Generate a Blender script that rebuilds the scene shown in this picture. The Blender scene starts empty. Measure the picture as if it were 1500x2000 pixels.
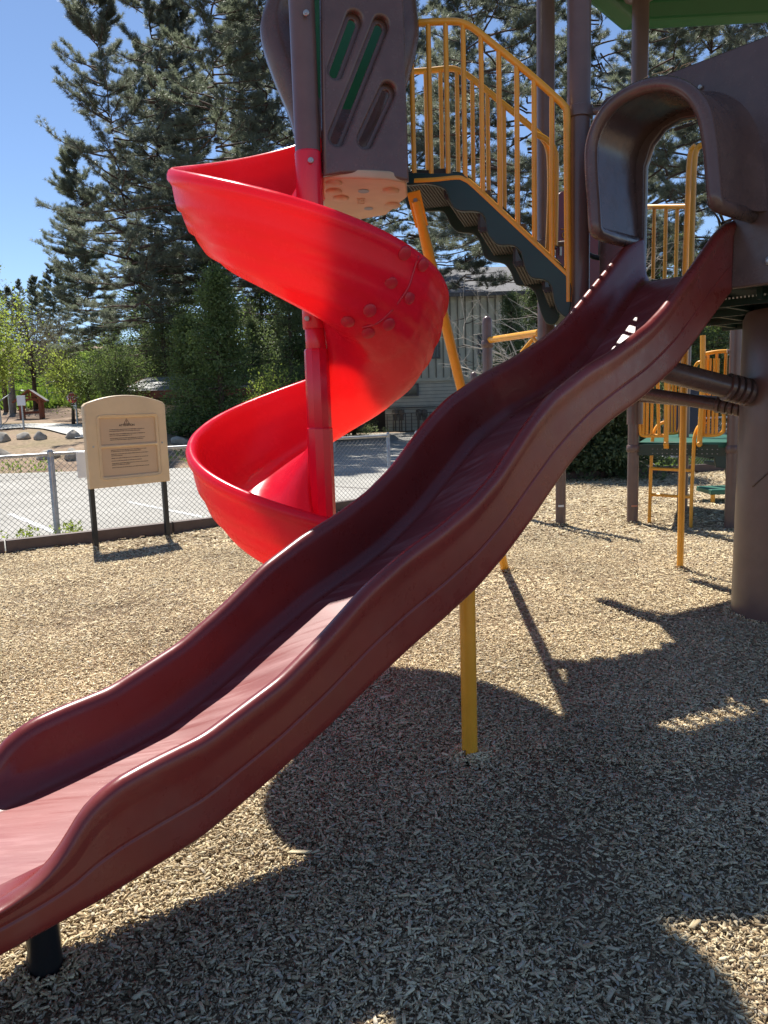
import bpy, math, random
import numpy as np
from math import radians, sin, cos, pi
from mathutils import Vector, Matrix
random.seed(7); RNG=np.random.default_rng(7)
S=bpy.context.scene; COL=S.collection

# ------------------------------------------------------------ camera
FPX=1502.0; H=1.55; _p=radians(8.0); _r=radians(1.8)
cF=np.array([0,cos(_p),-sin(_p)]); _R0=np.array([1.,0,0]); _U0=np.array([0,sin(_p),cos(_p)])
cR=cos(_r)*_R0-sin(_r)*_U0; cU=cos(_r)*_U0+sin(_r)*_R0; cC=np.array([0,0,H])
cam=bpy.data.cameras.new("camera"); camo=bpy.data.objects.new("camera",cam); COL.objects.link(camo)
cam.sensor_fit='HORIZONTAL'; cam.sensor_width=36; cam.lens=36*FPX/1500; cam.clip_start=.05; cam.clip_end=2000
camo.matrix_world=Matrix(((cR[0],cU[0],-cF[0],0),(cR[1],cU[1],-cF[1],0),(cR[2],cU[2],-cF[2],H),(0,0,0,1)))
S.camera=camo
S.render.resolution_x=768; S.render.resolution_y=1024
# ------------------------------------------------------------ world, sun, exposure
SUN_EL=58.5; SUN_AZ=21.0     # azimuth: degrees left of straight ahead
W=bpy.data.worlds.new("World"); S.world=W; W.use_nodes=True
nt=W.node_tree; bg=nt.nodes['Background']; sky=nt.nodes.new('ShaderNodeTexSky'); sky.sky_type='NISHITA'
sky.sun_disc=False; sky.sun_elevation=radians(SUN_EL); sky.sun_rotation=radians(-SUN_AZ)
sky.altitude=1600; sky.air_density=.9; sky.dust_density=.3; sky.ozone_density=3.0
nt.links.new(sky.outputs[0],bg.inputs[0]); bg.inputs[1].default_value=.096
sl=bpy.data.lights.new("sun",'SUN'); sl.energy=4.8; sl.angle=radians(.53); sl.color=(1,.95,.87)
slo=bpy.data.objects.new("sun",sl); COL.objects.link(slo)
_sd=Vector((-sin(radians(SUN_AZ))*cos(radians(SUN_EL)),cos(radians(SUN_AZ))*cos(radians(SUN_EL)),sin(radians(SUN_EL))))
slo.rotation_euler=_sd.to_track_quat('Z','Y').to_euler(); slo.location=(-6,15,25)
S.view_settings.view_transform='Standard'; S.view_settings.look='None'; S.view_settings.exposure=.75; S.view_settings.gamma=1
S.render.engine='CYCLES'
S.cycles.max_bounces=8; S.cycles.transmission_bounces=6; S.cycles.caustics_reflective=False; S.cycles.caustics_refractive=False

# ------------------------------------------------------------ helpers
def ray(x,y): return cF+cR*((x-750)/FPX)-cU*((y-1000)/FPX)
def at(x,y,Y): d=ray(x,y); return cC+d*(Y/d[1])
def gnd(x,y,z=0): d=ray(x,y); return cC+d*((z-H)/d[2])
def sstep(a,b,x):
    t=np.clip((x-a)/(b-a),0,1); return t*t*(3-2*t)
def hz(X,Y):
    X=np.asarray(X,float); Y=np.asarray(Y,float)
    u=X/np.maximum(Y,1)
    L=1-sstep(-.30,-.17,u)
    bank=np.interp(Y,[0,21,24,27,40,60,100,300],[0,0,.35,.8,1.45,3.6,10,22])
    oth=np.interp(Y,[0,62,100,300],[0,0,3,14])
    n=.05*np.sin(X*.9+1)*np.sin(Y*.7)*sstep(22,28,Y)*L
    return L*bank+(1-L)*oth+n
def onter(x,y):
    d=ray(x,y); t=5.
    while t<200:
        P=cC+d*t
        if P[2]<=hz(P[0],P[1]): return P
        t+=.05
    return cC+d*120
def tag(o,label=None,cat=None,group=None,kind=None):
    if label:o['label']=label
    if cat:o['category']=cat
    if group:o['group']=group
    if kind:o['kind']=kind
    return o
def thing(name,loc,label,cat,group=None):
    o=bpy.data.objects.new(name,None); COL.objects.link(o); o.location=Vector([float(v) for v in loc]); o.empty_display_size=.2
    o['_org']=[float(v) for v in loc]
    return tag(o,label,cat,group)
def org(o):
    while o is not None and '_org' not in o: o=o.parent
    return np.array(list(o['_org'])) if o is not None else np.zeros(3)
def finish(me,name,mat,parent,smooth,bevel=0,seg=2,ang=None):
    if mat: me.materials.append(mat)
    if smooth:
        me.polygons.foreach_set('use_smooth',[True]*len(me.polygons))
        if ang:
            try: me.set_sharp_from_angle(angle=radians(ang))
            except Exception: pass
    ob=bpy.data.objects.new(name,me); COL.objects.link(ob)
    if parent: ob.parent=parent
    if bevel:
        m=ob.modifiers.new('b','BEVEL'); m.width=bevel; m.segments=seg; m.limit_method='ANGLE'; m.angle_limit=radians(40)
    return ob
class MB:
    def __init__(s): s.v=[]; s.f=[]
    def add(s,v,f):
        b=len(s.v); s.v.extend([tuple(map(float,p)) for p in v]); s.f.extend([tuple(i+b for i in q) for q in f]); return s
    def box(s,c,h,rz=0,M=None):
        v=[]
        for sx in(-1,1):
            for sy in(-1,1):
                for sz in(-1,1):
                    p=np.array([sx*h[0],sy*h[1],sz*h[2]])
                    if M is not None: p=M@p
                    else: p=np.array([p[0]*cos(rz)-p[1]*sin(rz),p[0]*sin(rz)+p[1]*cos(rz),p[2]])
                    v.append(p+np.array(c))
        return s.add(v,[(0,1,3,2),(4,6,7,5),(0,4,5,1),(2,3,7,6),(0,2,6,4),(1,5,7,3)])
    def beam(s,a,b,w,h,up=(0,0,1)):
        a=np.array(a,float);b=np.array(b,float);d=b-a;L=np.linalg.norm(d);d/=L
        x=np.cross(d,np.array(up,float)); x/=np.linalg.norm(x); z=np.cross(x,d)
        return s.box((a+b)/2,(w/2,L/2,h/2),M=np.array([x,d,z]).T)
    def tube(s,pts,r,n=12,closed=False,caps=True):
        P=np.array(pts,float); k=len(P); rr=np.ones(k)*r if np.isscalar(r) else np.array(r,float)
        T=np.zeros_like(P)
        for i in range(k):
            if closed: T[i]=P[(i+1)%k]-P[i-1]
            else: T[i]=P[min(i+1,k-1)]-P[max(i-1,0)]
            T[i]/=max(np.linalg.norm(T[i]),1e-9)
        u=np.cross(T[0],[0,0,1.]); 
        if np.linalg.norm(u)<.05: u=np.cross(T[0],[0,1.,0])
        u/=np.linalg.norm(u); V=[]
        for i in range(k):
            u=u-T[i]*(u@T[i]); u/=np.linalg.norm(u); w=np.cross(T[i],u)
            for j in range(n):
                a=2*pi*j/n; V.append(P[i]+rr[i]*(u*cos(a)+w*sin(a)))
        Fc=[]
        for i in range(k if closed else k-1):
            i2=(i+1)%k
            for j in range(n):
                j2=(j+1)%n; Fc.append((i*n+j,i*n+j2,i2*n+j2,i2*n+j))
        if not closed and caps:
            Fc.append(tuple(range(n-1,-1,-1))); Fc.append(tuple((k-1)*n+j for j in range(n)))
        return s.add(V,Fc)
    def loft(s,secs,closed=True,caps=True):
        n=len(secs[0]); V=[p for q in secs for p in q]; Fc=[]
        for i in range(len(secs)-1):
            for j in range(n if closed else n-1):
                j2=(j+1)%n; Fc.append((i*n+j,i*n+j2,(i+1)*n+j2,(i+1)*n+j))
        if caps and closed:
            Fc.append(tuple(range(n-1,-1,-1))); Fc.append(tuple((len(secs)-1)*n+j for j in range(n)))
        return s.add(V,Fc)
    def lathe(s,prof,c=(0,0,0),n=24):
        return s.loft([[ (c[0]+r*cos(a),c[1]+r*sin(a),c[2]+z) for r,z in prof] for a in [2*pi*i/n for i in range(n+1)]],closed=False)
    def disc(s,c,nrm,r,t,n=16):
        nrm=np.array(nrm,float); nrm/=np.linalg.norm(nrm); c=np.array(c,float)
        return s.tube([c-nrm*t/2,c+nrm*t*.2,c+nrm*t/2],[r,r,r*.8],n)
    def build(s,name,mat,parent=None,smooth=False,bevel=0,ang=None,seg=2):
        me=bpy.data.meshes.new(name); O=org(parent) if parent else np.zeros(3)
        V=np.array(s.v)-O
        me.from_pydata(V.tolist(),[],s.f); me.validate(); me.update()
        return finish(me,name,mat,parent,smooth,bevel,seg,ang)
def npmesh(name,V,Fq,mat,parent=None,smooth=False):
    """fast mesh from numpy: V (n,3), Fq (m,k)"""
    me=bpy.data.meshes.new(name); O=org(parent) if parent else np.zeros(3)
    V=(V-O).astype(np.float32); m,k=Fq.shape
    me.vertices.add(len(V)); me.vertices.foreach_set('co',V.ravel())
    me.loops.add(m*k); me.loops.foreach_set('vertex_index',Fq.astype(np.int32).ravel())
    me.polygons.add(m); me.polygons.foreach_set('loop_start',np.arange(0,m*k,k,dtype=np.int32))
    me.polygons.foreach_set('loop_total',np.full(m,k,dtype=np.int32))
    me.update(calc_edges=True); me.validate()
    return finish(me,name,mat,parent,smooth)
def crom(P,n=8,closed=False):
    P=np.array(P,float); k=len(P); out=[]
    rng=range(k) if closed else range(k-1)
    for i in rng:
        g=(lambda j:P[j%k]) if closed else (lambda j:P[min(max(j,0),k-1)])
        a,b,c,d=g(i-1),g(i),g(i+1),g(i+2)
        for t in np.linspace(0,1,n,endpoint=False):
            out.append(.5*((2*b)+(-a+c)*t+(2*a-5*b+4*c-d)*t*t+(-a+3*b-3*c+d)*t**3))
    if not closed: out.append(P[-1])
    return np.array(out)
def plate(name,outline,holes,thick,fr,mat,parent,bev=.004,smooth=True):
    """flat plate with holes. fr=(origin, ux, uy, n)"""
    cu=bpy.data.curves.new(name,'CURVE'); cu.dimensions='2D'; cu.fill_mode='BOTH'; cu.extrude=max(thick/2-bev,.0005); cu.bevel_depth=bev; cu.bevel_resolution=2; cu.offset=-bev
    for pl in [outline]+list(holes):
        sp=cu.splines.new('POLY'); sp.points.add(len(pl)-1)
        for i,(a,b) in enumerate(pl): sp.points[i].co=(a,b,0,1)
        sp.use_cyclic_u=True
    tmp=bpy.data.objects.new('tmp',cu); COL.objects.link(tmp)
    dg=bpy.context.evaluated_depsgraph_get(); me=bpy.data.meshes.new_from_object(tmp.evaluated_get(dg)); 
    bpy.data.objects.remove(tmp); me.name=name; me.materials.clear()
    o,ux,uy,n=[np.array(q,float) for q in fr]; O=org(parent) if parent else np.zeros(3)
    k=len(me.vertices); co=np.zeros(k*3); me.vertices.foreach_get('co',co); co=co.reshape(-1,3)
    co=o+co[:,:1]*ux+co[:,1:2]*uy+co[:,2:]*n-O
    me.vertices.foreach_set('co',co.ravel()); me.update()
    return finish(me,name,mat,parent,smooth,ang=35)
def textmesh(name,txt,size,fr,mat,parent,ext=.0008):
    cu=bpy.data.curves.new(name,'FONT'); cu.body=txt; cu.size=size; cu.align_x='CENTER'; cu.align_y='CENTER'; cu.extrude=ext; cu.offset=size*.012
    tmp=bpy.data.objects.new('tmp',cu); COL.objects.link(tmp)
    dg=bpy.context.evaluated_depsgraph_get(); me=bpy.data.meshes.new_from_object(tmp.evaluated_get(dg)); bpy.data.objects.remove(tmp)
    me.materials.clear(); o,ux,uy,n=[np.array(q,float) for q in fr]; O=org(parent)
    k=len(me.vertices); co=np.zeros(k*3); me.vertices.foreach_get('co',co); co=co.reshape(-1,3)
    co=o+co[:,:1]*ux+co[:,1:2]*uy+co[:,2:]*n-O; me.vertices.foreach_set('co',co.ravel()); me.update(); me.name=name
    return finish(me,name,mat,parent,False)
def slot(a,b,r,n=8):
    a=np.array(a,float);b=np.array(b,float);d=b-a;th=math.atan2(d[1],d[0]); o=[]
    for i in range(n+1): t=th-pi/2+pi*i/n; o.append((b[0]+r*cos(t),b[1]+r*sin(t)))
    for i in range(n+1): t=th+pi/2+pi*i/n; o.append((a[0]+r*cos(t),a[1]+r*sin(t)))
    return o
def rrect(x0,y0,x1,y1,r,n=5):
    o=[]
    for cx,cy,a in((x1-r,y1-r,0),(x0+r,y1-r,90),(x0+r,y0+r,180),(x1-r,y0+r,270)):
        for i in range(n+1): t=radians(a+90*i/n); o.append((cx+r*cos(t),cy+r*sin(t)))
    return o
def copy_tree(o,parent=None,loc=None,rz=None,sc=None):
    c=o.copy(); COL.objects.link(c); c.parent=parent
    if loc is not None:
        c.location=loc
        if '_org' in c: c['_org']=[float(v) for v in loc]
    if rz is not None: c.rotation_euler.z=rz
    if sc is not None: c.scale=sc
    for ch in list(o.children): copy_tree(ch,c)
    return c

# ------------------------------------------------------------ materials
def mat(name,col,rough=.5,metal=0,bump=0,bscale=60,var=0,vscale=6,coat=0,transl=0,spec=.5,tcol=None,island=0,scr=0,rvar=0,dirt=0):
    m=bpy.data.materials.new(name); m.use_nodes=True; t=m.node_tree; b=t.nodes['Principled BSDF']; L=t.links.new
    b.inputs['Base Color'].default_value=(*col,1); b.inputs['Roughness'].default_value=rough; b.inputs['Metallic'].default_value=metal
    b.inputs['Specular IOR Level'].default_value=spec; b.inputs['Coat Weight'].default_value=coat; b.inputs['Coat Roughness'].default_value=.15
    tc=t.nodes.new('ShaderNodeTexCoord'); co=tc.outputs['Object']; csock=None
    def noise(sc,det=6,ro=.6,vec=None):
        n=t.nodes.new('ShaderNodeTexNoise'); n.inputs['Scale'].default_value=sc; n.inputs['Detail'].default_value=det; n.inputs['Roughness'].default_value=ro
        L(vec or co,n.inputs['Vector']); return n
    def hsv(inp,fac_sock,amt):
        mr=t.nodes.new('ShaderNodeMapRange'); mr.inputs[3].default_value=1-amt; mr.inputs[4].default_value=1+amt; L(fac_sock,mr.inputs[0])
        h=t.nodes.new('ShaderNodeHueSaturation'); 
        if inp is None: h.inputs['Color'].default_value=(*col,1)
        else: L(inp,h.inputs['Color'])
        L(mr.outputs[0],h.inputs['Value']); return h.outputs[0]
    if var: 
        n=noise(vscale); mr=t.nodes.new('ShaderNodeMapRange'); mr.inputs[1].default_value=.3; mr.inputs[2].default_value=.7; L(n.outputs[0],mr.inputs[0]); csock=hsv(csock,mr.outputs[0],var)
    if island:
        g=t.nodes.new('ShaderNodeNewGeometry'); csock=hsv(csock,g.outputs['Random Per Island'],island)
    if dirt:
        n=noise(3.1,8,.7); mr=t.nodes.new('ShaderNodeMapRange'); mr.inputs[1].default_value=.52; mr.inputs[2].default_value=.72; mr.inputs[4].default_value=dirt; L(n.outputs[0],mr.inputs[0])
        mx=t.nodes.new('ShaderNodeMixRGB'); mx.inputs[2].default_value=(.25,.2,.16,1); L(mr.outputs[0],mx.inputs[0])
        if csock: L(csock,mx.inputs[1])
        else: mx.inputs[1].default_value=(*col,1)
        csock=mx.outputs[0]
    if csock: L(csock,b.inputs['Base Color'])
    if rvar:
        n=noise(9,8,.7); mr=t.nodes.new('ShaderNodeMapRange'); mr.inputs[1].default_value=.3; mr.inputs[2].default_value=.7; mr.inputs[3].default_value=max(rough-rvar,.02); mr.inputs[4].default_value=rough+rvar
        L(n.outputs[0],mr.inputs[0]); L(mr.outputs[0],b.inputs['Roughness'])
    if bump:
        n=noise(bscale); bp=t.nodes.new('ShaderNodeBump'); bp.inputs['Strength'].default_value=bump; bp.inputs['Distance'].default_value=.01; L(n.outputs[0],bp.inputs['Height']); L(bp.outputs[0],b.inputs['Normal'])
    if transl:
        tr=t.nodes.new('ShaderNodeBsdfTranslucent'); tr.inputs[0].default_value=(*(tcol or col),1)
        mx=t.nodes.new('ShaderNodeMixShader'); mx.inputs[0].default_value=transl
        L(b.outputs[0],mx.inputs[1]); L(tr.outputs[0],mx.inputs[2]); L(mx.outputs[0],t.nodes['Material Output'].inputs[0])
    return m
M={}
M['maroon']=mat('maroon_plastic',(.185,.027,.023),.31,bump=.04,bscale=350,var=.14,vscale=2.5,rvar=.10,dirt=.12)
M['red']=mat('red_plastic',(.80,.022,.075),.25,bump=.03,bscale=160,var=.10,vscale=2.2,rvar=.08,transl=.5,tcol=(1,.12,.08))
M['redsolid']=mat('red_coating',(.66,.012,.04),.25,bump=.02,bscale=150)
M['brownp']=mat('brown_plastic',(.115,.073,.066),.24,bump=.05,bscale=220,var=.16,rvar=.13,dirt=.14)
M['brown']=mat('brown_coating',(.14,.09,.082),.30,bump=.04,bscale=220,var=.12,dirt=.1)
M['yellow']=mat('orange_yellow_coating',(.84,.38,.035),.3,bump=.03,bscale=200,var=.08,dirt=.06)
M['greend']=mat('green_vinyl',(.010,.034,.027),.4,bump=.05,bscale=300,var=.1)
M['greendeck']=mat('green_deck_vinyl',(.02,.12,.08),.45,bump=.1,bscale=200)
M['liner']=mat('green_liner_plastic',(.012,.06,.035),.4,transl=.12,tcol=(.05,.5,.12))
M['redcap']=mat('red_cap_plastic',(.62,.03,.06),.35,transl=.25,tcol=(.9,.08,.05))
M['greenroof']=mat('green_roof_plastic',(.02,.10,.045),.35,var=.1,transl=.12,tcol=(.03,.5,.1))
M['tan']=mat('tan_plastic',(.72,.53,.32),.42,bump=.04,bscale=200,var=.08,vscale=3)
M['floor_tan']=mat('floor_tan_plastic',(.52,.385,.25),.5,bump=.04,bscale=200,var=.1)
M['tan2']=mat('tan_panel_inset',(.62,.43,.27),.45,bump=.04,bscale=200)
M['tread']=mat('tread_vinyl',(.04,.036,.033),.6,bump=.4,bscale=90)
M['black']=mat('black_coating',(.012,.013,.016),.35,bump=.04,bscale=200)
M['ink']=mat('black_ink',(.02,.02,.02),.6)
M['steel']=mat('galvanized_steel',(.42,.43,.43),.42,metal=.75,bump=.05,var=.2,vscale=20)
M['wire']=mat('fence_wire',(.22,.22,.22),.5,metal=.5)
M['edging']=mat('brown_edging',(.10,.065,.055),.6,bump=.1,var=.2)
M['bark']=mat('pine_bark',(.085,.055,.042),.9,bump=.9,bscale=9,var=.35,vscale=5)
M['barkg']=mat('grey_bark',(.22,.19,.17),.9,bump=.5,bscale=14,var=.3)
M['needle']=mat('pine_needles',(.085,.098,.075),.42,transl=.40,tcol=(.30,.34,.24),island=.45)
M['needle2']=mat('pine_needles_light',(.095,.108,.08),.42,transl=.42,tcol=(.33,.38,.25),island=.45)
M['cedar']=mat('cedar_foliage',(.085,.115,.055),.6,transl=.40,tcol=(.26,.34,.14),island=.45)
M['cedar2']=mat('young_cedar_foliage',(.09,.125,.045),.6,transl=.42,tcol=(.26,.36,.10),island=.4)
M['leafy']=mat('spring_leaves',(.12,.17,.03),.5,transl=.5,tcol=(.42,.52,.09),island=.35)
M['leafg']=mat('grey_green_twigs',(.16,.15,.10),.8,transl=.3,tcol=(.28,.27,.16),island=.35)
M['rock']=mat('granite',(.34,.305,.255),.9,bump=.8,bscale=7,var=.3)
M['wood']=mat('stained_wood',(.23,.062,.03),.6,bump=.2,bscale=30,var=.3)
M['shingle']=mat('grey_shingle',(.16,.16,.17),.85,bump=.5,bscale=25,var=.3)
M['roofpale']=mat('pale_metal_roof',(.26,.27,.26),.5,var=.3,vscale=3)
M['white']=mat('white_paint',(.75,.76,.76),.5,var=.05)
M['stopred']=mat('sign_red',(.55,.02,.03),.45)
M['glass']=mat('dark_window',(.02,.025,.03),.08)
M['bwall']=mat('cream_siding',(.76,.73,.62),.8,var=.1,vscale=2,bump=.1)
M['bblock']=mat('cream_block',(.78,.75,.66),.85,var=.1,vscale=2)
M['bark_pale']=mat('bare_branch',(.42,.37,.31),.85)
M['concrete']=mat('concrete',(.50,.49,.46),.85,bump=.2,bscale=20,var=.1)
M['chip']=mat('wood_chip',(.50,.38,.215),.8,island=.62,bump=.3,bscale=150)
M['chipfar']=mat('wood_chip_far',(.54,.42,.24),.85,island=.6)
M['maroonpanel']=mat('maroon_sheet',(.2,.02,.04),.4)
M['bluedark']=mat('dark_blue_sheet',(.01,.02,.05),.5)
M['line']=mat('worn_white_line',(.60,.60,.58),.8,var=.15,vscale=10)
M['grass']=mat('grass_blades',(.10,.17,.03),.6,transl=.4,tcol=(.3,.45,.06),island=.35)

# bed of the wave slide: scratches running along the slide, polished
def bedmat():
    m=mat('maroon_slide_bed',(.22,.03,.028),.3,var=.1,vscale=3); t=m.node_tree; b=t.nodes['Principled BSDF']; L=t.links.new
    tc=t.nodes.new('ShaderNodeTexCoord'); mp=t.nodes.new('ShaderNodeMapping'); mp.inputs['Rotation'].default_value=(0,0,radians(-45)); mp.inputs['Scale'].default_value=(1.6,26,1.6)
    n=t.nodes.new('ShaderNodeTexNoise'); n.inputs['Scale'].default_value=1.6; n.inputs['Detail'].default_value=7; n.inputs['Roughness'].default_value=.7
    L(tc.outputs['Object'],mp.inputs[0]); L(mp.outputs[0],n.inputs['Vector'])
    mr=t.nodes.new('ShaderNodeMapRange'); mr.inputs[1].default_value=.35; mr.inputs[2].default_value=.7; mr.inputs[3].default_value=.34; mr.inputs[4].default_value=.58
    L(n.outputs[0],mr.inputs[0]); L(mr.outputs[0],b.inputs['Roughness']); b.inputs['Specular IOR Level'].default_value=.8
    bp=t.nodes.new('ShaderNodeBump'); bp.inputs['Strength'].default_value=.25; bp.inputs['Distance'].default_value=.002; L(n.outputs[0],bp.inputs['Height']); L(bp.outputs[0],b.inputs['Normal'])
    # pale scuffs, their colour raised to carry some of the sun sheen
    w=t.nodes.new('ShaderNodeTexNoise'); w.inputs['Scale'].default_value=2.3; w.inputs['Detail'].default_value=9; w.inputs['Roughness'].default_value=.75; mp2=t.nodes.new('ShaderNodeMapping'); mp2.inputs['Rotation'].default_value=(0,0,radians(-40)); mp2.inputs['Scale'].default_value=(1,9,1)
    L(tc.outputs['Object'],mp2.inputs[0]); L(mp2.outputs[0],w.inputs['Vector'])
    m2=t.nodes.new('ShaderNodeMapRange'); m2.inputs[1].default_value=.5; m2.inputs[2].default_value=.75; m2.inputs[4].default_value=.7; L(w.outputs[0],m2.inputs[0])
    mx=t.nodes.new('ShaderNodeMixRGB'); src=b.inputs['Base Color'].links[0].from_socket; L(src,mx.inputs[1]); mx.inputs[2].default_value=(.44,.2,.19,1); L(m2.outputs[0],mx.inputs[0]); L(mx.outputs[0],b.inputs['Base Color'])
    return m
M['bed']=bedmat()
# ground materials
def groundmat(name,c1,c2,c3,scale,bump,rough=.9,fine=60):
    m=bpy.data.materials.new(name); m.use_nodes=True; t=m.node_tree; b=t.nodes['Principled BSDF']; L=t.links.new; b.inputs['Roughness'].default_value=rough; b.inputs['Specular IOR Level'].default_value=.2
    tc=t.nodes.new('ShaderNodeTexCoord')
    n=t.nodes.new('ShaderNodeTexNoise'); n.inputs['Scale'].default_value=scale; n.inputs['Detail'].default_value=8; n.inputs['Roughness'].default_value=.65; L(tc.outputs['Object'],n.inputs['Vector'])
    r=t.nodes.new('ShaderNodeValToRGB'); e=r.color_ramp.elements; e[0].position=.35; e[0].color=(*c1,1); e[1].position=.66; e[1].color=(*c3,1); x=e.new(.5); x.color=(*c2,1); L(n.outputs[0],r.inputs[0])
    n2=t.nodes.new('ShaderNodeTexNoise'); n2.inputs['Scale'].default_value=fine; n2.inputs['Detail'].default_value=6; L(tc.outputs['Object'],n2.inputs['Vector'])
    mr=t.nodes.new('ShaderNodeMapRange'); mr.inputs[1].default_value=.3; mr.inputs[2].default_value=.7; mr.inputs[3].default_value=.7; mr.inputs[4].default_value=1.25; L(n2.outputs[0],mr.inputs[0])
    h=t.nodes.new('ShaderNodeHueSaturation'); L(r.outputs[0],h.inputs['Color']); L(mr.outputs[0],h.inputs['Value']); L(h.outputs[0],b.inputs['Base Color'])
    bp=t.nodes.new('ShaderNodeBump'); bp.inputs['Strength'].default_value=bump; bp.inputs['Distance'].default_value=.03; L(n2.outputs[0],bp.inputs['Height']); L(bp.outputs[0],b.inputs['Normal'])
    return m
M['soil']=groundmat('chip_soil',(.26,.185,.115),(.34,.25,.155),(.42,.32,.2),1.6,1.0,fine=110)
M['terrain']=groundmat('forest_dirt',(.14,.095,.065),(.30,.215,.15),(.24,.19,.11),.25,.5,fine=9)
M['asphalt']=groundmat('worn_asphalt',(.33,.32,.29),(.38,.365,.33),(.43,.415,.38),.5,.25,.85,fine=35)
M['hill']=groundmat('grassy_ground',(.07,.10,.025),(.12,.17,.035),(.20,.17,.09),.3,.4,fine=5)

def chipmat(name,bump):
    m=bpy.data.materials.new(name); m.use_nodes=True; t=m.node_tree; b=t.nodes['Principled BSDF']; L=t.links.new; b.inputs['Roughness'].default_value=.85; b.inputs['Specular IOR Level'].default_value=.25
    g=t.nodes.new('ShaderNodeNewGeometry'); r=t.nodes.new('ShaderNodeValToRGB'); e=r.color_ramp.elements
    e[0].position=0; e[0].color=(.17,.11,.065,1); e[1].position=1; e[1].color=(.86,.74,.48,1)
    for p,c in ((.08,(.34,.245,.14,1)),(.25,(.56,.43,.255,1)),(.5,(.66,.53,.32,1)),(.60,(.52,.46,.36,1)),(.72,(.70,.57,.36,1)),(.9,(.77,.66,.43,1))): x=e.new(p); x.color=c
    L(g.outputs['Random Per Island'],r.inputs[0])
    tc=t.nodes.new('ShaderNodeTexCoord'); n=t.nodes.new('ShaderNodeTexNoise'); n.inputs['Scale'].default_value=.9; n.inputs['Detail'].default_value=5; L(tc.outputs['Object'],n.inputs['Vector'])
    mr=t.nodes.new('ShaderNodeMapRange'); mr.inputs[1].default_value=.35; mr.inputs[2].default_value=.65; mr.inputs[3].default_value=.78; mr.inputs[4].default_value=1.12; L(n.outputs[0],mr.inputs[0])
    h=t.nodes.new('ShaderNodeHueSaturation'); L(r.outputs[0],h.inputs['Color']); L(mr.outputs[0],h.inputs['Value']); L(h.outputs[0],b.inputs['Base Color'])
    n2=t.nodes.new('ShaderNodeTexNoise'); n2.inputs['Scale'].default_value=170; L(tc.outputs['Object'],n2.inputs['Vector']); bp=t.nodes.new('ShaderNodeBump'); bp.inputs['Strength'].default_value=bump; bp.inputs['Distance'].default_value=.004; L(n2.outputs[0],bp.inputs['Height']); L(bp.outputs[0],b.inputs['Normal'])
    return m
M['chip']=chipmat('wood_chip',.5); M['chipfar']=chipmat('wood_chip_far',.2)
# ============================================================ GROUND
YB=lambda X: np.interp(X,[-40,-12,-4.27,-2.06,-.6,1.2,3.6,6.7,12,40],[-8,3.6,8.62,10.0,11.1,12.8,14.5,15.3,15.8,18])
def grid(name,xs,ys,zf,m,parent=None,smooth=True):
    X,Y=np.meshgrid(xs,ys) if xs.ndim==1 else (xs,ys)
    Z=zf(X,Y); V=np.stack([X,Y,Z],-1).reshape(-1,3); r,c=X.shape
    i=np.arange(r*c).reshape(r,c); F=np.stack([i[:-1,:-1],i[:-1,1:],i[1:,1:],i[1:,:-1]],-1).reshape(-1,4)
    return npmesh(name,V,F,m,parent,smooth)
def sm(X,Y): # chip surface relief (footworn hollows)
    return .028+.014*np.sin(X*1.7+.6*np.sin(Y*1.3))*np.cos(Y*1.9+.5*X)+.008*np.sin(X*4.3+1.1)*np.sin(Y*3.7)-.02*np.exp(-((X-1.35)**2/.6+(Y-2.95-.15*np.sin(X*4))**2/.02))-.02*np.exp(-((X-.55)**2/.03+(Y-2.45)**2/.25))
xs=np.concatenate([np.linspace(-500,-60,10)[:-1],np.linspace(-60,60,121),np.linspace(60,500,10)[1:]])
ys=np.concatenate([np.linspace(-60,0,7)[:-1],np.linspace(0,110,111),np.linspace(110,700,20)[1:]])
g=grid('ground',xs,ys,lambda X,Y:hz(X,Y)-.004*(Y<22),M['terrain']); tag(g,kind='structure')
# chip surface sheet
xx=np.linspace(-16,14,301); tt=np.linspace(0,1,161); X,T=np.meshgrid(xx,tt); Yc=-3+T*(YB(X)+3)
g=grid('playground_surface',X,Yc,sm,M['soil']); tag(g,kind='structure')
# asphalt lot and road, kept to the flat ground
xx=np.linspace(-40,40,161); tt=np.linspace(0,1,30); X,T=np.meshgrid(xx,tt)
y1=np.interp(X,[-40,-4.2,-2,40],[20.6,20.8,41,41]); y0=YB(X)+.22; Y=y0+T*(y1-y0)
g=grid('parking_lot',X,Y,lambda X,Y:0*X+.006,M['asphalt']); tag(g,kind='structure')
def strip(name,pts,w,z,m,parent=None):
    V=[];F=[]
    for i,p in enumerate(pts):
        p=np.array(p[:2],float);q=np.array(pts[min(i+1,len(pts)-1)][:2],float)-np.array(pts[max(i-1,0)][:2],float);q/=np.linalg.norm(q);nn=np.array([-q[1],q[0]])*w/2
        for s in(-1,1):
            e=p+s*nn; V.append((e[0],e[1],float(z(e[0],e[1]))))
        if i:F.append((2*i-2,2*i,2*i+1,2*i-1))
    return npmesh(name,np.array(V),np.array(F),m,parent,False)
def lp(a,b,n=12): a=np.array(a[:2]);b=np.array(b[:2]); return [a+(b-a)*t for t in np.linspace(0,1,n)]
for a,b,w in (((20,1005),(125,1048),.10),((250,981),(430,1018),.10),((230,868),(345,868),.12),((640,985),(560,960),.10)):
    g=strip('painted_line',lp(gnd(*a),gnd(*b)),w,lambda x,y:.011,M['line']); tag(g,kind='structure')
for a,b in (((0,941),(160,922)),((640,950),(760,958))):
    g=strip('asphalt_crack',lp(gnd(*a),gnd(*b)),.035,lambda x,y:.0105,M['edging']); tag(g,kind='structure')
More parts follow.
